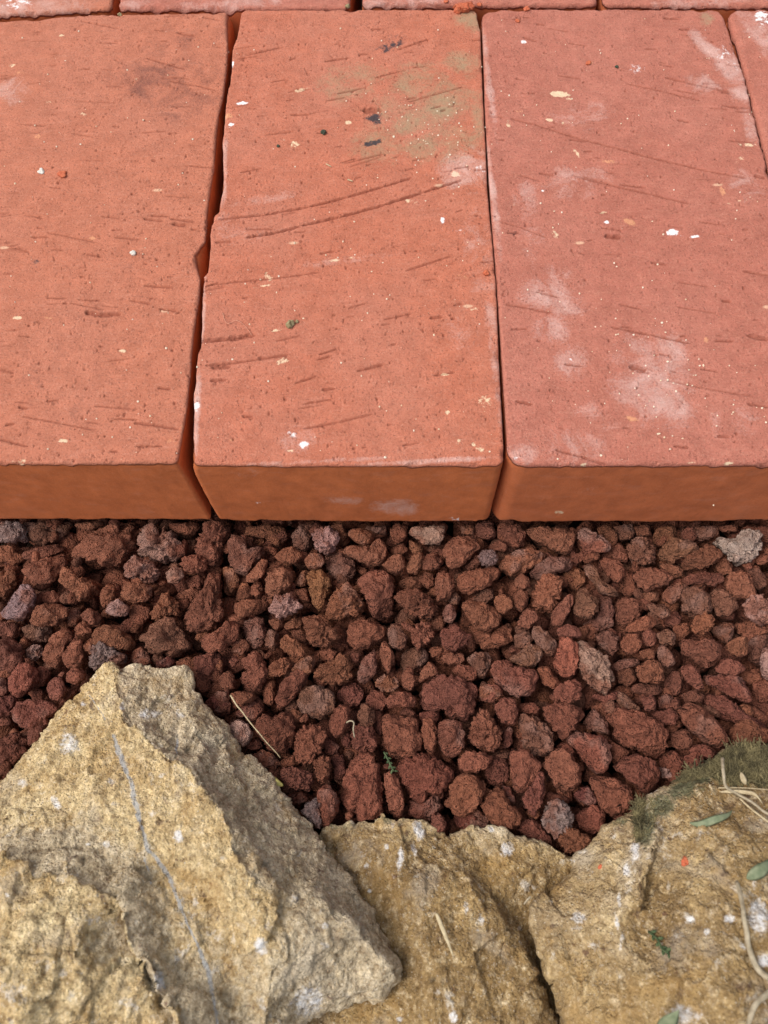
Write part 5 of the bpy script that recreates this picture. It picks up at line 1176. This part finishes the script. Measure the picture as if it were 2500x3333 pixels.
# right rock
outR = [P6(800,640,.044,.4,.3), P6(812,592,.045,.8,0), P6(860,562,.047,.7,0), P6(900,530,.048,.2,.1), P6(935,488,.048,.3,.2), P6(950,462,.048,.8,.3), P6(1010,425,.049,.9,.3), P6(1080,392,.050,.8,.2), P6(1110,345,.050,.9,.1), P6(1160,302,.051,.9,0), P6(1230,280,.051,.9,.2), P6(1300,245,.052,.9,.4),
        P6(1380,200,.053,.8,.5), P6(1440,150,.053,.8,.4), P6(1510,102,.054,.9,.1), P6(1560,90,.054,.9,.1), P6(1659,104,.055,.9,.2), P6(1900,60,.055,.8,.3), P6(2400,400,.06,.3,.4), P6(2500,1300,.08,.3,.4), P6(2000,2200,.08,.3,.4), P6(1000,2300,.075,.3,.4),
        P6(830,1700,.062,.2,.4), P6(775,1400,.056,.2,.3), P6(755,1200,.053,.2,.3), P6(740,1130,.052,.2,.3), P6(700,1080,.052,.2,.3), P6(672,980,.051,.3,.3), P6(652,890,.050,.5,.3), P6(630,800,.050,.7,.2), P6(645,768,.049,.6,.3), P6(720,740,.048,.5,.4), P6(770,690,.046,.5,.4)]
ridR = [[P6(1095,400,.0540,.6,.3), P6(1120,500,.0600,.7,.2), P6(1085,560,.0610,.9,0), P6(1045,640,.0630,.9,0), P6(1030,720,.0650,.6,.2), P6(1008,800,.0670,.6,0), P6(1000,890,.0690,.4,0), P6(1020,960,.0700,.5,.1), P6(1045,1010,.0700,.5,.1), P6(1040,1200,.072,.3,.3), P6(1000,1400,.074,.3,.3)],
        [P6(1160,520,.0620,.6,.2), P6(1135,600,.0610,.8,.2), P6(1130,660,.0620,.3,.5), P6(1110,740,.0640,.2,.6), P6(1100,830,.0660,.2,.6), P6(1120,950,.068,.3,.5)],
        [P6(1180,440,.0600,.5,.1), P6(1220,410,.0620,.5,.2), P6(1300,360,.0630,.3,.1), P6(1380,310,.0630,.4,.4), P6(1500,300,.064,.6,.7), P6(1659,280,.064,.5,.6)],
        [P6(1190,460,.0665,.6,0), P6(1165,560,.0675,.6,.1), P6(1145,640,.0690,.2,.2), P6(1135,720,.0710,.1,.3), P6(1130,810,.0730,.2,.3)], [P6(1400,500,.0720,.1,.3), P6(1659,550,.076,.1,.4)], [P6(1350,800,.0800,.2,.3), P6(1659,850,.086,.3,.5)],
        [P6(900,700,.0560,.4,.2), P6(880,850,.0590,.4,.2), P6(900,1000,.062,.4,.3)], [P6(760,850,.0545,.6,.2), P6(800,1100,.060,.2,.1), P6(870,1300,.066,.2,.2)], [P6(950,570,.0550,.1,.1), P6(980,700,.060,.3,.3)], [P6(1250,1100,.082,.3,.5), P6(1500,1200,.092,.3,.4)],
        [P6(1060,470,.053,.7,.2), P6(1020,560,.056,.2,.1)]]
outR = [(p[0], p[1], p[2], min(1, p[3] + .1), min(1, p[4] + .35)) for p in outR]
ridR = [[(p[0], p[1], p[2], min(1, p[3] + .1), min(1, p[4] + .35)) for p in l] for l in ridR]
mR = [("green",*m6(1130,440),30,50,0,1),("green",*m6(1200,360),40,36,20,.95),("green",*m6(1110,400),14,40,0,1),("green",*m6(1290,290),50,26,20,.9),("green",*m6(1440,190),50,40,20,1),("green",*m6(1560,190),90,50,0,1),("green",*m6(1380,240),40,20,20,.9),("green",*m6(1020,430),30,14,10,.6),("green",*m6(1130,500),22,30,0,.85),
      ("green",*m6(1310,280),60,40,20,.6),("dark",*m6(1500,350),80,30,10,.62),("dark",*m6(1420,400),40,20,0,.55),("dark",*m6(1600,330),50,30,0,.6),
      ("white",*m6(1085,560),18,36,0,.85),("white",*m6(1050,640),14,30,10,.85),("white",*m6(1015,770),7,26,0,.85),("white",*m6(1005,860),9,34,10,.85),("white",*m6(1025,950),8,30,-10,.8),("white",*m6(845,845),24,20,0,.85),("white",*m6(830,890),20,14,0,.6),("white",*m6(1190,450),20,22,0,.6),("white",*m6(1150,580),18,22,0,.5),
      ("white",*m6(1620,840),36,60,0,.85),("white",*m6(1490,850),18,18,0,.85),("white",*m6(1325,850),14,12,0,.9),("white",*m6(1395,905),14,12,0,.8),("white",*m6(1640,1030),30,24,0,.85),("white",*m6(1290,1270),60,36,0,.8),("white",*m6(910,970),20,24,0,.55),("white",*m6(1270,930),30,36,0,.45),("white",*m6(720,780),8,10,0,.7),("white",*m6(890,650),14,18,0,.6),
      ("white",*m6(1550,970),14,10,0,.7),("white",*m6(815,600),14,10,30,.7),("white",*m6(860,560),24,10,30,.5),("white",*m6(1160,300),20,8,20,.6),("white",*m6(1600,690),10,30,0,.5),("white",*m6(705,1200),30,16,0,.4),
      ("dark",*m6(1105,700),9,70,0,.75),("dark",*m6(1095,830),8,30,0,.8),("dark",*m6(725,885),12,12,0,.8),("dark",*m6(1470,655),16,12,0,.8),("dark",*m6(1395,550),8,8,0,.8),("dark",*m6(840,650),40,20,0,.6),("dark",*m6(780,710),50,14,10,.6),("dark",*m6(860,750),50,14,0,.55),("dark",*m6(1540,1140),50,22,0,.7),("dark",*m6(1290,1170),30,22,20,.65),("dark",*m6(830,1040),6,30,0,.7),("dark",*m6(1210,760),6,30,0,.5),
      ("dark",*m6(1500,745),20,10,0,.5),("dark",*m6(1350,950),14,14,0,.5),("dark",*m6(1040,670),10,30,0,.5),("green",*m6(1340,950),14,14,0,.4)]
WR = rock("mossy yellow sandstone rock filling the lower right corner", outR, ridR, mR, [], 303)

# ---------------------------------------------------------------- small things
def tube_mesh(P, R, n=6, flat=1.0):
    """closed tube along P (k,3) with radii R"""
    P = np.asarray(P, float); k = len(P); R = np.broadcast_to(R, (k,)); T = np.gradient(P, axis=0); T /= np.linalg.norm(T, axis=1)[:, None]
    up = np.array([0, 0, 1.0]); A = np.cross(T, up); A /= np.linalg.norm(A, axis=1)[:, None] + 1e-9; B = np.cross(A, T)
    a = np.linspace(0, 2 * math.pi, n, endpoint=False)
    V = (P[:, None] + R[:, None, None] * (np.cos(a)[None, :, None] * A[:, None] + flat * np.sin(a)[None, :, None] * B[:, None])).reshape(-1, 3)
    I = np.arange(k * n).reshape(k, n); I2 = np.concatenate([I, I[:, :1]], 1)
    F = np.stack([I2[:-1, :-1], I2[:-1, 1:], I2[1:, 1:], I2[1:, :-1]], -1).reshape(-1, 4)
    V = np.concatenate([V, P[:1], P[-1:]]); c0, c1 = k * n, k * n + 1
    T3 = np.concatenate([np.stack([np.full(n, c0), np.roll(I[0], -1), I[0]], 1), np.stack([np.full(n, c1), I[-1], np.roll(I[-1], -1)], 1)])
    return V, [F, T3]
def spline(P, n=24):
    P = np.asarray(P, float); t = np.linspace(0, len(P) - 1, n); out = []
    for q in t:
        i = min(int(q), len(P) - 2); u = q - i; p0, p1, p2, p3 = P[max(i - 1, 0)], P[i], P[i + 1], P[min(i + 2, len(P) - 1)]
        out.append(0.5 * ((2 * p1) + (-p0 + p2) * u + (2 * p0 - 5 * p1 + 4 * p2 - p3) * u * u + (-p0 + 3 * p1 - 3 * p2 + p3) * u ** 3))
    return np.array(out)
def strand(name, pts, r0, r1, mat, label, cat, z=None, flat=1.0, n=24, n_side=6, wob=0.0, group=None):
    """pts (px,py,z); a stem, twig or blade from traced points"""
    P = spline([at(p[0], p[1], p[2]) for p in pts], n)
    if wob: P += wob * np.stack([vnoise(P * 300 + 7 * k, 40 + k) for k in range(3)], 1)
    t = np.linspace(0, 1, n); R = r0 + (r1 - r0) * t
    if flat < 1: R = R * np.clip(np.sin(np.pi * np.clip(t * .93 + .07, 0, 1)) ** .6, .08, 1)
    V, F = tube_mesh(P, R, n_side, flat)
    o = mesh_obj(name, V, F, mat, origin=P[0]); tag(o, label, cat, group); return o
def crumb(name, px, py, z, size, mat, label, cat, seed, squash=.7, sub=3, group=None, lumpy=.6):
    V, F = ICO[sub]; r = np.random.default_rng(seed); R = 1 + 0.18 * np.interp(np.arange(24), np.arange(0, 25, 3), np.append(r.normal(size=8), 0))
    P, _, _ = lump(V, np.clip(R, .6, 1.5) * .002, squash * .002, seed, rough=lumpy, facets=5); P = P / .002; P = V * np.linalg.norm(P, axis=1)[:, None]
    P[:, 2] *= squash; c = at(px, py, z + size * squash * .55)
    o = mesh_obj(name, c + P * size, [F], mat, origin=(c[0], c[1], z)); tag(o, label, cat, group); return o

# on the gravel
M_FERN = mat_plain("dark_fern", (0.035, 0.06, 0.025), (0.09, 0.12, 0.05), 600, 0.8)
strand("twig", [(749,2264,.0455),(790,2320,.0475),(850,2395,.0480),(913,2466,.0450)], .00030, .00016, M_STRAW, "thin pale dry twig lying diagonally on the red gravel beside the left sandstone", "twig", wob=.0002)
sprig = empty("green_sprig", at(1262, 2470, .040)); tag(sprig, "tiny green feathery sprig poking up between the red lava stones", "plant")
def leafy(root, P, mat, n, ln, wd, seed, stem=.00035):
    P = np.asarray(P); ori = np.array(root.location)
    V, F = tube_mesh(P - ori, stem, 5); so = mesh_obj("stem", V, F, mat, parent=root)
    r = np.random.default_rng(seed)
    for i in range(n):
        t = (i + .6) / n; k = min(int(t * (len(P) - 1)), len(P) - 2); p = P[k] + (P[k + 1] - P[k]) * (t * (len(P) - 1) - k); T = P[k + 1] - P[k]; T /= np.linalg.norm(T)
        s_ = np.cross(T, [0, 0, 1]); s_ /= np.linalg.norm(s_); d = T * .7 + s_ * (1 if i % 2 else -1) * .8 + np.array([0, 0, r.uniform(-.1, .5)]); d /= np.linalg.norm(d)
        L_ = ln * r.uniform(.7, 1.2); tt = np.linspace(0, 1, 7); C = p + d * (tt * L_)[:, None] + np.array([0, 0, -.25 * L_]) * (tt ** 2)[:, None]
        Vv, Ff = tube_mesh(C - ori, wd * np.clip(np.sin(np.pi * (tt * .9 + .08)), .1, 1), 6, .3); mesh_obj("leaf", Vv, Ff, mat, parent=root)
leafy(sprig, spline([at(1250,2448,.040), at(1262,2470,.0415), at(1272,2492,.042), at(1282,2510,.041)], 10), M_FERN, 9, .0017, .00035, 3)
strand("yellow_leaf", [(888,2530,.043),(903,2548,.0435),(922,2557,.0425)], .0010, .0010, M_YLEAF, "small yellow-green leaf lying where the gravel meets the left sandstone's slope", "leaf", flat=.25, n=12)
strand("curled_stalk", [(1128,2352,.0455),(1140,2346,.047),(1152,2352,.0475),(1150,2375,.046),(1154,2400,.044)], .0003, .00025, M_STEM, "tiny curled dry stalk on a red stone left of the smooth square block", "stalk", n=14)
# on the bricks
def on_brick(*a, **k): crumb(*a, **k)
crumb("soil_crumb", 945, 1054, ZT, .0016, M_CLUMP, "lumpy olive soil crumb lying on the middle brick", "crumb", 71, .8, 4, lumpy=1)
crumb("soil_crumb", 966, 1046, ZT, .0007, M_CLUMP, "smaller soil crumb just right of the lumpy olive one on the middle brick", "crumb", 72, .8)
crumb("moss_crumb", 1053, 430, ZT, .0012, M_FLUFF, "tiny dark green moss tuft left of the black smudge on the middle brick", "moss", 73, .8, 4, lumpy=1)
crumb("moss_crumb", 905, 475, ZT, .0007, M_FLUFF, "speck of dark moss near the left side of the middle brick", "moss", 74, .8)
crumb("red_pebble", 1583, 888, ZT, .0011, M_RCHIP, "round reddish pebble at the right edge of the middle brick", "pebble", 75, .8)
crumb("brick_chip", 202, 567, ZT, .0017, M_RCHIP, "flat reddish brick chip lying on the left brick", "chip", 76, .45)
crumb("white_pebble", 133, 558, ZT, .0013, M_WPEB, "white chalky pebble beside the reddish chip on the left brick", "pebble", 77, .5)
crumb("pale_pebble", 433, 823, ZT, .0011, M_WPEB, "single pale rounded pebble near the middle of the left brick", "pebble", 78, .8)
crumb("moss_crumb", 390, 47, ZT-.0005, .0009, M_CLUMP, "olive crumb at the back edge of the left brick", "crumb", 79, .8)
crumb("red_pebble", 1915, 203, ZT, .0012, M_RCHIP, "orange-red chip on the upper part of the pinkish brick", "chip", 80, .5)
crumb("dark_pebble", 2008, 216, ZT, .0007, M_FLUFF, "tiny dark grey pebble near the top of the pinkish brick", "pebble", 81, .8)
crumb("moss_crumb", 1130, 20, ZT-.0002, .0011, M_CLUMP, "crumb of moss on the back row brick at its right end", "crumb", 82, .8, lumpy=1)
# brick fragment bridging the joint behind the middle brick
V, F = ICO[5]; Rr = np.interp(np.arange(72), [0, 9, 18, 27, 36, 45, 54, 63, 72], [1.15, 1.0, .8, .85, 1.0, .9, .7, .8, 1.15])
P, _, _ = lump(V, Rr * .004, .34 * .004, 88, rough=.7, facets=8); P = P / .004; c = at(1507, 22, ZT + .0012)
o = mesh_obj("brick_fragment", c + P * .0046 * np.array([1, .95, 1.0]), [F], M_RCHIP, origin=c - np.array([0, 0, .0015])); tag(o, "crumbly orange brick fragment bridging the joint behind the middle brick", "fragment")
for (x, y, s_, lb, k) in ((1560, 14, .0011, "small brick crumb just right of the orange brick fragment", 90), (1452, 4, .0010, "small brick crumb left of the orange brick fragment on the back row", 91), (1715, 27, .0016, "reddish crumb on the back arris of the pinkish brick, left one", 92), (1685, 68, .0010, "tiny reddish chip near the back left corner of the pinkish brick", 93)):
    crumb("brick_crumb", x, y, ZT, s_, M_RCHIP, lb, "crumb", k, .6)
strand("fibre", [(725,1018,ZT+.0003),(733,1045,ZT+.0006),(745,1053,ZT+.0005),(765,1043,ZT+.0008),(785,1050,ZT+.0008),(805,1070,ZT+.0006),(820,1092,ZT+.0003)], .00012, .0001, M_FIBRE, "thin red hair-like fibre curling on the middle brick", "fibre", n=30, n_side=4)
strand("straw_bit", [(1061,533,ZT+.0004),(1078,542,ZT+.0004)], .00022, .00018, M_STRAW, "tiny straw bit on the middle brick above the long scratches", "straw", n=6)
strand("straw_bit", [(1132,584,ZT+.0004),(1148,590,ZT+.0004)], .0003, .0002, M_STRAW, "short pale straw flake right of the tiny straw bit on the middle brick", "straw", n=6)
# sand grains strewn over the bricks
VV = []; FF = []; c_ = 0; V, F = ICO[1]; r = np.random.default_rng(9)
for i in range(430):
    if i < 300: px, py = r.uniform(0, 2500), r.uniform(60, 1500)
    elif i < 370: px, py = r.normal(2130, 120), r.normal(1230, 130)
    else: px, py = r.normal(1400, 80), r.normal(420, 70)
    s_ = r.uniform(.00014, .00042) * (1.3 if r.random() < .1 else 1); p = at(px, py, ZT + s_ * .2); VV.append(V * s_ * r.uniform(.6, 1.2, 3) + p); FF.append(F + c_); c_ += len(V)
tag(mesh_obj("sand_grains", np.concatenate(VV), [np.concatenate(FF)], M_GRAIN, smooth=False), "pale sand grains sprinkled over the bricks", kind="stuff")

# on the rocks
Wv, wpx, wpy, Wn = WR
def on_right(px, py, lift=0.0005):
    k = np.argsort((wpx - px) ** 2 + (wpy - py) ** 2)[:6]; return Wv[k].mean(0) + np.array([0, 0, lift])
def strand3(name, pts, r0, r1, mat, label, cat, flat=1.0, n=26, wob=.0, n_side=6):
    P = spline([on_right(p[0], p[1], p[2]) for p in pts], n)
    if wob: P += wob * np.stack([vnoise(P * 200 + 7 * k, 50 + k) for k in range(3)], 1)
    t = np.linspace(0, 1, n); R = r0 + (r1 - r0) * t
    if flat < 1: R = R * np.clip(np.sin(np.pi * np.clip(t ** .8 * .96 + .02, 0, 1)) ** 1.15, .05, 1)
    V, F = tube_mesh(P, R, n_side, flat); o = mesh_obj(name, V, F, mat, origin=P[0]); tag(o, label, cat); return o
strand3("dry_stalk", [(2300,2452,.010),(2306,2480,.011),(2314,2519,.010),(2340,2559,.006),(2371,2577,.004),(2424,2612,.003),(2505,2664,.004)], .0006, .0004, M_STEM, "bent dry brown stem rising from the moss on the right sandstone", "stem", wob=.0004)
strand3("dry_straw", [(2328,2580,.003),(2370,2579,.004),(2420,2581,.004),(2450,2592,.003),(2475,2620,.002)], .0007, .0007, M_STRAW, "flat yellowish straw blade crossing the dry stem on the right sandstone", "straw", flat=.2)
strand3("dry_straw", [(2396,2518,.004),(2406,2540,.004),(2418,2560,.002)], .0009, .0011, M_STRAW, "short broad straw piece stuck in the moss", "straw", flat=.25, n=12)
strand3("dry_straw", [(2330,2566,.002),(2400,2566,.003),(2500,2572,.002)], .00025, .0002, M_STRAW, "long thin straw lying level beneath the moss cushion", "straw")
strand3("dry_straw", [(2395,2600,.003),(2440,2640,.003),(2510,2690,.003)], .0003, .0003, M_STRAW, "hair-thin straw below the dry stem on the right sandstone", "straw")
strand3("grass_leaf", [(2240,2677,.001),(2275,2682,.002),(2320,2670,.003),(2355,2655,.003),(2376,2640,.002)], .0012, .0012, M_GRASS, "narrow green grass leaf lying flat on the right sandstone", "leaf", flat=.06)
strand3("grass_leaf", [(2130,3345,.004),(2150,3300,.008),(2170,3262,.010)], .0026, .0012, M_GRASS, "broad green leaf tip poking up at the bottom edge of the photo", "leaf", flat=.07, n=14)
strand3("grass_leaf", [(2425,2860,.001),(2465,2830,.003),(2515,2790,.003)], .0018, .0018, M_GRASS, "blurred grey-green leaf at the right edge on the right sandstone", "leaf", flat=.06, n=14)
strand3("dry_stalk", [(2385,2870,.003),(2396,2940,.005),(2400,2994,.004),(2433,3096,.003),(2470,3150,.002),(2520,3195,.003)], .0006, .0009, M_STEM, "long thin dry stem running down the right side of the right sandstone", "stem", wob=.0004)
strand3("dry_stalk", [(2520,3195,.004),(2460,3225,.006),(2420,3270,.006),(2405,3345,.004)], .0009, .0006, M_STEM, "curved dry stem in the bottom right corner", "stem", wob=.0003)
strand3("dry_stalk", [(2490,3345,.003),(2500,3270,.006),(2520,3200,.004)], .0008, .0006, M_STEM, "upright pale stem at the bottom right edge", "stem")
plant = empty("green_sprig", on_right(2120, 3040, 0)); tag(plant, "small dark green sprig on the lower part of the right sandstone", "plant")
leafy(plant, spline([on_right(2108,3030,.001), on_right(2130,3050,.003), on_right(2150,3085,.002), on_right(2172,3100,.001)], 10), M_FERN, 8, .0024, .0005, 5)
def chip_r(px, py, s_, lb, k):
    p = on_right(px, py, 0); crumb("red_chip", px, py, p[2] - s_ * .2, s_, M_RCHIP, lb, "chip", k, .6)
chip_r(2232, 2808, .0014, "tiny bright red chip on the face of the right sandstone", 95); chip_r(1954, 2821, .0008, "smaller red chip near the left edge of the right sandstone", 96)
strand("straw_bit", [(1420,2972,.0585),(1438,3015,.0590),(1460,3070,.0600),(1476,3115,.0600)], .0009, .0004, M_STRAW, "pale split straw splinter lying on the middle sandstone", "straw", flat=.4, n=14)
strand("straw_bit", [(1706,2942,.0545),(1716,2930,.0555),(1727,2918,.0555)], .0003, .0003, M_STEM, "tiny brown twig bridging the middle and right sandstones", "twig", n=8)

# moss: curly shoots
def moss(regions, label, seed):
    r = np.random.default_rng(seed); VV = []; F4 = []; F3 = []; c_ = 0
    for (mx, my, rx, ry, n, hmin, hmax) in regions:
        for i in range(n):
            a, q = r.uniform(0, 6.28), math.sqrt(r.random()); px, py = mx + rx * q * math.cos(a), my + ry * q * math.sin(a)
            j = np.argmin((wpx - px) ** 2 + (wpy - py) ** 2)
            if (wpx[j] - px) ** 2 + (wpy[j] - py) ** 2 > 90: continue
            p = Wv[j]; h = r.uniform(hmin, hmax); d = np.array([r.normal(0, .75), r.normal(.15, .75), 1.0]); d /= np.linalg.norm(d); b = np.array([r.normal(0, .5), r.normal(0, .5), -.25]) * h
            t = np.linspace(0, 1, 4); C = p + d * (t * h)[:, None] + b * (t ** 2)[:, None]
            V, F = tube_mesh(C, np.array([1, 1.15, .9, .35]) * r.uniform(.00013, .00024), 4); VV.append(V); F4.append(F[0] + c_); F3.append(F[1] + c_); c_ += len(V)
            for m in range(3):                                # side leaflets
                s0 = C[1 + m % 3]; dd = np.array([r.normal(), r.normal(), r.normal() * .6 + .5]); dd /= np.linalg.norm(dd); e_ = s0 + dd * h * .38; w_ = np.cross(dd, [0.3, .2, 1.0]); w_ *= .00016 / (np.linalg.norm(w_) + 1e-9)
                VV.append(np.array([s0 - w_, s0 + w_, e_, s0 + np.cross(dd, w_) * .6])); F3.append(np.array([[0, 1, 2], [1, 3, 2], [3, 0, 2]]) + c_); c_ += 4
    o = mesh_obj("moss", np.concatenate(VV), [np.concatenate(F4), np.concatenate(F3)], M_MOSS, smooth=False); tag(o, label, kind="stuff")
moss([(2440,2478,95,52,2300,.0009,.0024),(2390,2520,60,34,700,.001,.0028),(2330,2500,40,28,420,.0008,.002),(2268,2515,38,14,280,.001,.0026),(2480,2520,40,40,500,.001,.0026),(2075,2640,10,34,260,.001,.0026),(2080,2700,12,40,220,.0008,.002),(2145,2620,40,26,90,.0005,.0010),(2110,2680,30,50,90,.0005,.0010),(2225,2535,26,8,160,.001,.002),(2085,2612,10,8,90,.0015,.003)],
     "olive green moss cushion and tufts growing on the rim of the right sandstone", 17)
